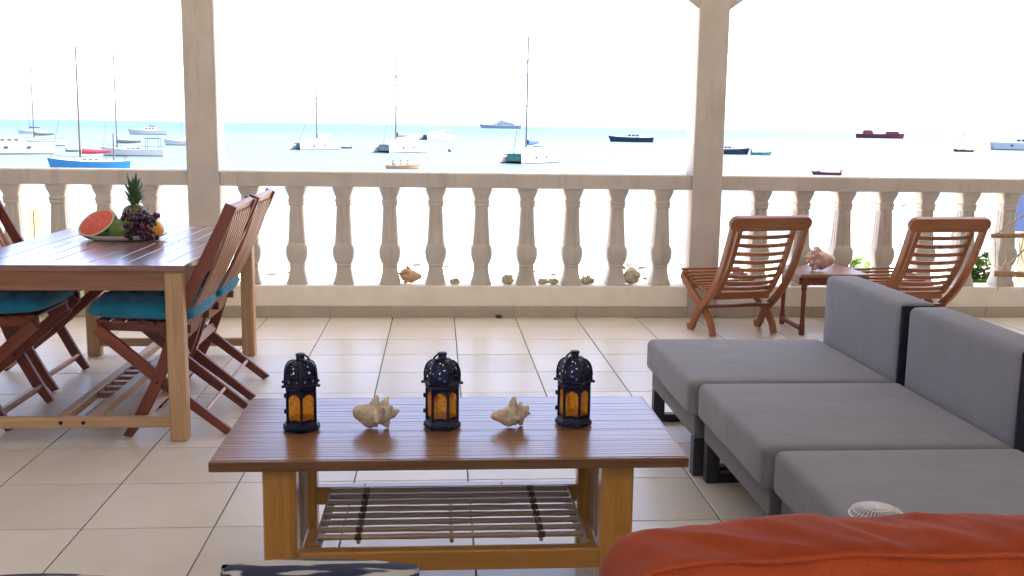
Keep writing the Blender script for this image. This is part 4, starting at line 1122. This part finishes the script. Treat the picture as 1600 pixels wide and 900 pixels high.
def cabin_part(parent, x0, x1, w_, z0, h, mat='hull_white', win=True, slope=.35, y=0, name='cabin', wins=3):
    b = MB(); vs_ = [(x0, y-w_/2, z0), (x1, y-w_/2, z0), (x1, y+w_/2, z0), (x0, y+w_/2, z0), (x0+slope*h*.6, y-w_*.42, z0+h), (x1-slope*h*2, y-w_*.42, z0+h), (x1-slope*h*2, y+w_*.42, z0+h), (x0+slope*h*.6, y+w_*.42, z0+h)]
    b.add(vs_, [(0,3,2,1), (4,5,6,7), (0,1,5,4), (1,2,6,5), (2,3,7,6), (3,0,4,7)]); c = b.build(name, mat, parent)
    if win:
        for s in (-1, 1):
            for k in range(wins):
                a0 = x0 + (x1-x0)*(.14 + .62*k/wins); a1 = a0 + (x1-x0)*.62/wins*.7
                yy = lambda z: y + s*(w_/2 - w_*.08*z/h + .02)
                b = MB(); vs_ = [(a0, yy(h*.35), z0+h*.35), (a1, yy(h*.35), z0+h*.35), (a1, yy(h*.75), z0+h*.75), (a0, yy(h*.75), z0+h*.75)]
                b.add(vs_ + [(p[0], p[1]-s*.015, p[2]) for p in vs_], [(0,1,2,3), (7,6,5,4), (0,4,5,1), (1,5,6,2), (2,6,7,3), (3,7,4,0)]); b.build('window', 'window_dark', c)
    return c
def boat(name, px, D, heading, lab, cat, group='boats moored in the bay'):
    """heading: degrees the bow is turned from 'to the right across the view'"""
    p = on_sea(px, D); view = math.atan2(p.x, p.y)
    return thing(name, p, lab, cat, group, rz=-view + R(heading))
def canopy(parent, x0, x1, w_, z, mat, h=.06, posts=True, zb=1.0):
    b = MB(); b.box(x0, x1, -w_/2, w_/2, z, z+h, .02)
    if posts:
        for x in (x0+.1, x1-.1):
            for s in (-1, 1): b.sweep([(x, s*(w_/2-.1), zb), (x, s*(w_/2-.1), z+.01)], .035, 5)
    return b.build('canopy', mat, parent)
def catamaran(px, D, L, heading, lab, mast, hull='hull_white', cover='canvas_grey', bimini=None, mastx=.08, frontmat=None, name='catamaran', rig=True, coverlen=.36):
    r_ = boat(name, px, D, heading, lab, 'catamaran'); B = L*.52; H = L*.14
    for s in (-1, 1):
        hh = hull_part('hull', L, L*.13, H, hull, r_, (0, s*(B/2-L*.065), 0), .1, .75, plumb=.02)
        for k in range(2):
            x = -L*.12 + k*L*.28; yy = s*(B/2-L*.065) + s*(L*.062)
            b = MB(); b.box(x, x+L*.05, yy-.03, yy+.03, H*.55, H*.78, .01); b.build('porthole', 'window_dark', hh)
    b = MB(); b.box(-L*.38, L*.38, -B/2+L*.12, B/2-L*.12, H*.22, H*1.02, .03); b.build('bridge_deck', frontmat or hull, r_)
    b = MB()                               # front beam and trampoline
    b.sweep([(L*.40, -B/2+L*.06, H*.95), (L*.40, B/2-L*.06, H*.95)], .09, 8)
    b.box(L*.245, L*.39, -B/2+L*.13, B/2-L*.13, H*1.03, H*1.05); b.build('trampoline', frontmat or 'canvas_grey', r_)
    cabin_part(r_, -L*.20, L*.20, B*.62, H*1.03, L*.085, 'hull_white', True, .5)
    if bimini: canopy(r_, -L*.40, -L*.14, B*.5, H*1.03 + L*.13, bimini, .1, True, H*1.0)
    if rig:
        mast_part(r_, L*mastx, H*1.03+L*.085, mast, L*.011, -L*.02)
        boom_part(r_, L*mastx-.25, L*mastx-L*coverlen, H*1.03+L*.165, cover, L*.036)
        stay(r_, (L*.43, 0, H*.95), (L*mastx-L*.015, 0, mast*.86), L*.0045, 'furled_jib', 'canvas_grey' if cover == 'canvas_grey' else 'canvas_navy')
        for s in (-1, 1): stay(r_, (L*mastx-L*.06, s*(B/2-L*.06), H), (L*mastx-L*.015, s*.05, mast*.86), .02)
    return r_
def sailboat(px, D, L, heading, lab, mast, hull='hull_white', cover='canvas_blue', mizzen=None, bimini=None, sparmat='spar', mr=.09, name='sailboat', covz=None, mastx=.1):
    r_ = boat(name, px, D, heading, lab, 'sailboat'); H = L*.11
    hull_part('hull', L, L*.3, H, hull, r_, sheer=.5, transom=.6, plumb=.05)
    cabin_part(r_, -L*.16, L*.22, L*.18, H*.98, L*.05, 'hull_white', True, .5)
    mast_part(r_, L*mastx, H, mast, mr, -.1, sparmat)
    if cover: boom_part(r_, L*mastx-.2, L*mastx-L*.40, H + L*.14, cover, L*.032)
    stay(r_, (L*.51, 0, H*1.1), (L*mastx, 0, mast*.97), .025)
    stay(r_, (-L*.5, 0, H*1.1), (L*mastx-.1, 0, mast*.97), .018)
    if mizzen: mast_part(r_, -L*.30, H, mizzen, mr*.8, -.05, sparmat, 'mizzen_mast', False)
    if bimini: canopy(r_, -L*.44, -L*.20, L*.22, H + L*.19, bimini, .14, True, H)
    b = MB()                               # guard rail
    for s in (-1, 1):
        b.sweep([(-L*.48, s*L*.11, H+.55), (0, s*L*.145, H+.5), (L*.30, s*L*.11, H+.6), (L*.52, 0, H+.75)], .02, 5)
        for x, yy in ((-L*.45, .11), (-L*.2, .13), (0, .143), (L*.2, .125), (L*.38, .075)): b.sweep([(x, s*L*yy, H*.9), (x, s*L*yy, H+.55)], .018, 5)
    b.build('guard_rail', 'spar', r_)
    return r_
def motorboat(px, D, L, heading, lab, hull='hull_white', top='hull_white', fly=False, can=None, name='motorboat', cat='motorboat', hh=.12):
    r_ = boat(name, px, D, heading, lab, cat); H = L*hh
    hull_part('hull', L, L*.3, H, hull, r_, sheer=.35, transom=.85, plumb=.07)
    cabin_part(r_, -L*.22, L*.22, L*.2, H*.98, L*.085, top, True, .4)
    if fly: cabin_part(r_, -L*.2, L*.04, L*.16, H*.98+L*.086, L*.05, top, True, .4, name='flybridge', wins=2)
    if can: canopy(r_, -L*.42, -L*.02, L*.2, H + L*.17, can, .1, True, H)
    stay(r_, (-L*.05, 0, H + L*.08), (-L*.07, 0, H + L*.27), .04, 'aerial')
    return r_
def dinghy(px, D, L, heading, lab, hull='hull_white', name='dinghy'):
    r_ = boat(name, px, D, heading, lab, 'dinghy', 'small open boats')
    hull_part('hull', L, L*.4, L*.14, hull, r_, sheer=.3, transom=.85, deckmat='boot_dark')
    b = MB(); b.box(-L*.1, L*.0, -L*.17, L*.17, L*.142, L*.165, .01); b.build('thwart', 'hull_wood', r_)
    b = MB(); b.box(-L*.56, -L*.49, -L*.05, L*.05, .02, L*.30, .02); b.build('outboard_motor', 'boot_dark', r_)
    return r_

# left bay
catamaran(15, 192, 12.5, 8, 'long white catamaran cut by the picture edge, low with dark cabin windows', 14, rig=False, bimini='hull_white')
sailboat(62, 252, 10.5, 172, 'white sailboat with dark furled boom behind the long white catamaran', 17.2, 'hull_white', 'canvas_grey', mr=.11, mastx=.12)
sailboat(50, 470, 10, 175, 'distant small sailboat with a blue boom cover beyond the one with the dark boom', 13.0, 'hull_white', 'canvas_blue', mr=.12)
sailboat(139, 132, 8.6, 180, 'bright blue sailboat with red sail cover and two masts, beyond the fruit', 14.2, 'hull_blue', 'canvas_red', mizzen=4.3, sparmat='spar_brown', mr=.085, mastx=.13)
sailboat(208, 182, 9.6, 168, 'white yacht with navy cockpit awning next to the blue sailboat', 16.5, 'hull_white', 'canvas_grey', bimini='canvas_navy', mr=.09, mastx=.28)
motorboat(232, 470, 15, 176, 'distant white motor cruiser on the horizon above the navy-awning yacht', fly=True, can='canvas_grey')
sailboat(290, 265, 9.5, 178, 'pale sailboat half hidden by the pillar behind the dining table', 5.3, 'hull_white', None, mr=.05)
dinghy(113, 205, 2.4, 10, 'tiny grey dinghy between the long catamaran and the blue sailboat', 'canvas_grey')
# middle bay
catamaran(491, 232, 10.2, 216, 'white catamaran with a thin mast nearest the dining-side pillar', 13.3, frontmat='hull_green', cover='hull_white', mastx=-.06)
dinghy(541, 246, 2.3, 170, 'tiny dark dinghy floating between two white catamarans', 'boot_dark')
catamaran(623, 216, 12.0, 232, 'big white catamaran with grey boom cover, in the middle of the bay', 19.3, cover='canvas_grey', bimini='hull_white', frontmat='net_grey')
catamaran(682, 405, 13.5, 220, 'far white catamaran showing its dark bow, behind the big grey-covered one', 8, rig=False, bimini='hull_white', frontmat='canvas_grey')
b = MB(); b.ball((0, 0, .25), .42, 14, 10); b.sweep([(0, 0, .5), (0, 0, .95)], .05, 6); b.build('mooring_buoy', 'canvas_grey', None, smooth=True, loc=on_sea(703, 227), label='round grey mooring buoy floating beside the middle catamarans', cat='buoy')
g = catamaran(827, 164, 10.6, 238, 'white catamaran with green bow net and blue sail cover, tallest mast', 19.6, cover='canvas_blue', bimini=None, frontmat='hull_green', coverlen=.34)
b = MB(); b.box(-10.6*.30, -10.6*.22, -.8, .8, 2.0, 2.6, .1); b.build('cockpit_awning', 'canvas_blue', g)
motorboat(988, 420, 17, 176, 'long dark navy motorboat with low pale cabin, alone on the water', 'hull_navy', 'hull_white', hh=.11)
# superyacht
sy = boat('superyacht', 783, 2200, 180, 'large tiered white motor yacht on the horizon', 'yacht'); L = 84
hull_part('hull', L, 13, 6.0, 'hull_haze', sy, sheer=.5, transom=.8, plumb=.06)
for k, (a, c_, z, h) in enumerate(((-.40, .28, 6.0, 3.2), (-.32, .20, 9.2, 3.0), (-.20, .13, 12.2, 2.8), (-.08, .06, 15, 2.2))): cabin_part(sy, L*a, L*c_, 11-k*1.5, z, h, 'hull_haze', True, .8, name='deckhouse', wins=5)
stay(sy, (0, 0, 17), (-1, 0, 25), .5, 'radar_mast')
# rowing boat with people
rb = boat('rowing_boat', 628, 137, 5, 'orange-brown rowing boat carrying three seated people', 'rowing boat', 'small open boats')
hull_part('hull', 4.2, 1.3, .42, 'hull_wood', rb, sheer=.6, transom=.6, deckmat='hull_wood', plumb=.08)
for x in (-1.2, -.2, .8):
    b = MB(); b.box(x-.12, x+.12, -.5, .5, .44, .48, .01); b.build('thwart', 'hull_wood', rb)
def person(loc, rz, cloth, lab, arm=.4):
    """seated figure, one continuous skinned body, hair and shirt as colours of the mesh"""
    V = [(0, 0, .10), (0, 0, .30), (0, 0, .50), (0, 0, .60), (0, .02, .70), (0, .03, .80),
         (-.10, 0, .08), (-.12, .40, .12), (-.12, .44, -.28), (-.12, .56, -.32), (.10, 0, .08), (.12, .40, .12), (.12, .44, -.28), (.12, .56, -.32),
         (-.19, 0, .50), (-.26, .10, .26), (-.20, .10+arm*.8, .24), (-.19, .16+arm*.9, .25), (.19, 0, .50), (.26, .10, .26), (.20, .10+arm*.8, .24), (.19, .16+arm*.9, .25)]
    E = [(0,1),(1,2),(2,3),(3,4),(4,5),(0,6),(6,7),(7,8),(8,9),(0,10),(10,11),(11,12),(12,13),(2,14),(14,15),(15,16),(16,17),(2,18),(18,19),(19,20),(20,21)]
    rad = [.15, .14, .15, .06, .085, .10, .10, .075, .05, .045, .10, .075, .05, .045, .07, .048, .036, .03, .07, .048, .036, .03]
    me = bpy.data.meshes.new('person'); me.from_pydata(V, E, []); me.update()
    o = link('person', me, None, loc, rz, lab, 'person', 'people in the rowing boat')
    m = o.modifiers.new('skin', 'SKIN'); sk = me.skin_vertices[0].data
    for i, q in enumerate(rad): sk[i].radius = (q, q*.85)
    sk[0].use_root = True
    me.materials.append(MATS[cloth]); subsurf(o, 1)
    b = MB(); b.ball((0, .035, .84), .105, 12, 8, .95, 1.02, .85); b.build('hair', 'cloth_dark', o, smooth=True)
    o.scale = (.85, .85, .85); return o
base = on_sea(628, 137); va = -math.atan2(base.x, base.y) + R(5)
for x, cl, lab, rz in ((-1.2, 'cloth_dark', 'person in dark clothes seated at the stern of the rowing boat', R(-90)), (-.2, 'skin', 'bare-chested person seated in the middle of the rowing boat', R(-90)), (.8, 'cloth_rust', 'person in a rust shirt seated at the bow of the rowing boat', R(90))):
    d = Matrix.Rotation(va, 3, 'Z') @ Vector((x, 0, 0)); person(base + d + Vector((0, 0, .36)), va + rz, cl, lab)
# right bay
motorboat(1138, 243, 9.0, 0, 'navy-hulled boat with white cabin half hidden by the pillar by the deck chair', 'hull_navy', 'hull_white', can='hull_white', hh=.13)
dinghy(1191, 242, 4.2, 5, 'low grey-green dinghy drifting beside the navy-hulled boat', 'hull_teal')
fs_ = boat('ferry_ship', 1375, 880, 0, 'dark red cargo ship far out on the pale water', 'ship'); L = 36
hull_part('hull', L, 8, 3.4, 'hull_red', fs_, sheer=.15, transom=.9, plumb=.02)
cabin_part(fs_, -L*.36, -L*.12, 6, 3.4, 3.0, 'hull_red', True, .3); cabin_part(fs_, L*.12, L*.42, 6, 3.4, 2.2, 'hull_red', True, .3); stay(fs_, (-L*.2, 0, 6), (-L*.2, 0, 10), .15, 'mast')
lb = boat('long_boat', 1297, 141, 180, 'long low red open boat near the railing', 'boat', 'small open boats')
hull_part('hull', 3.5, .9, .36, 'hull_red', lb, sheer=.4, transom=.8, deckmat='hull_red')
b = MB(); b.box(.9, 1.3, -.3, .3, .36, .52, .02); b.build('bow_box', 'hull_red', lb)
b = MB(); b.box(-1.8, -1.62, -.12, .12, .02, .75, .02); b.build('outboard_motor', 'boot_dark', lb)
sailboat(1509, 335, 5.4, 180, 'tiny dark red sailboat with a short mast far beyond the second deck chair', 5.6, 'hull_red', None, mr=.05)
catamaran(1596, 390, 17, 190, 'white catamaran with blue awning cut off by the picture edge', 15, rig=False, bimini='canvas_blue', frontmat='blue_paint')
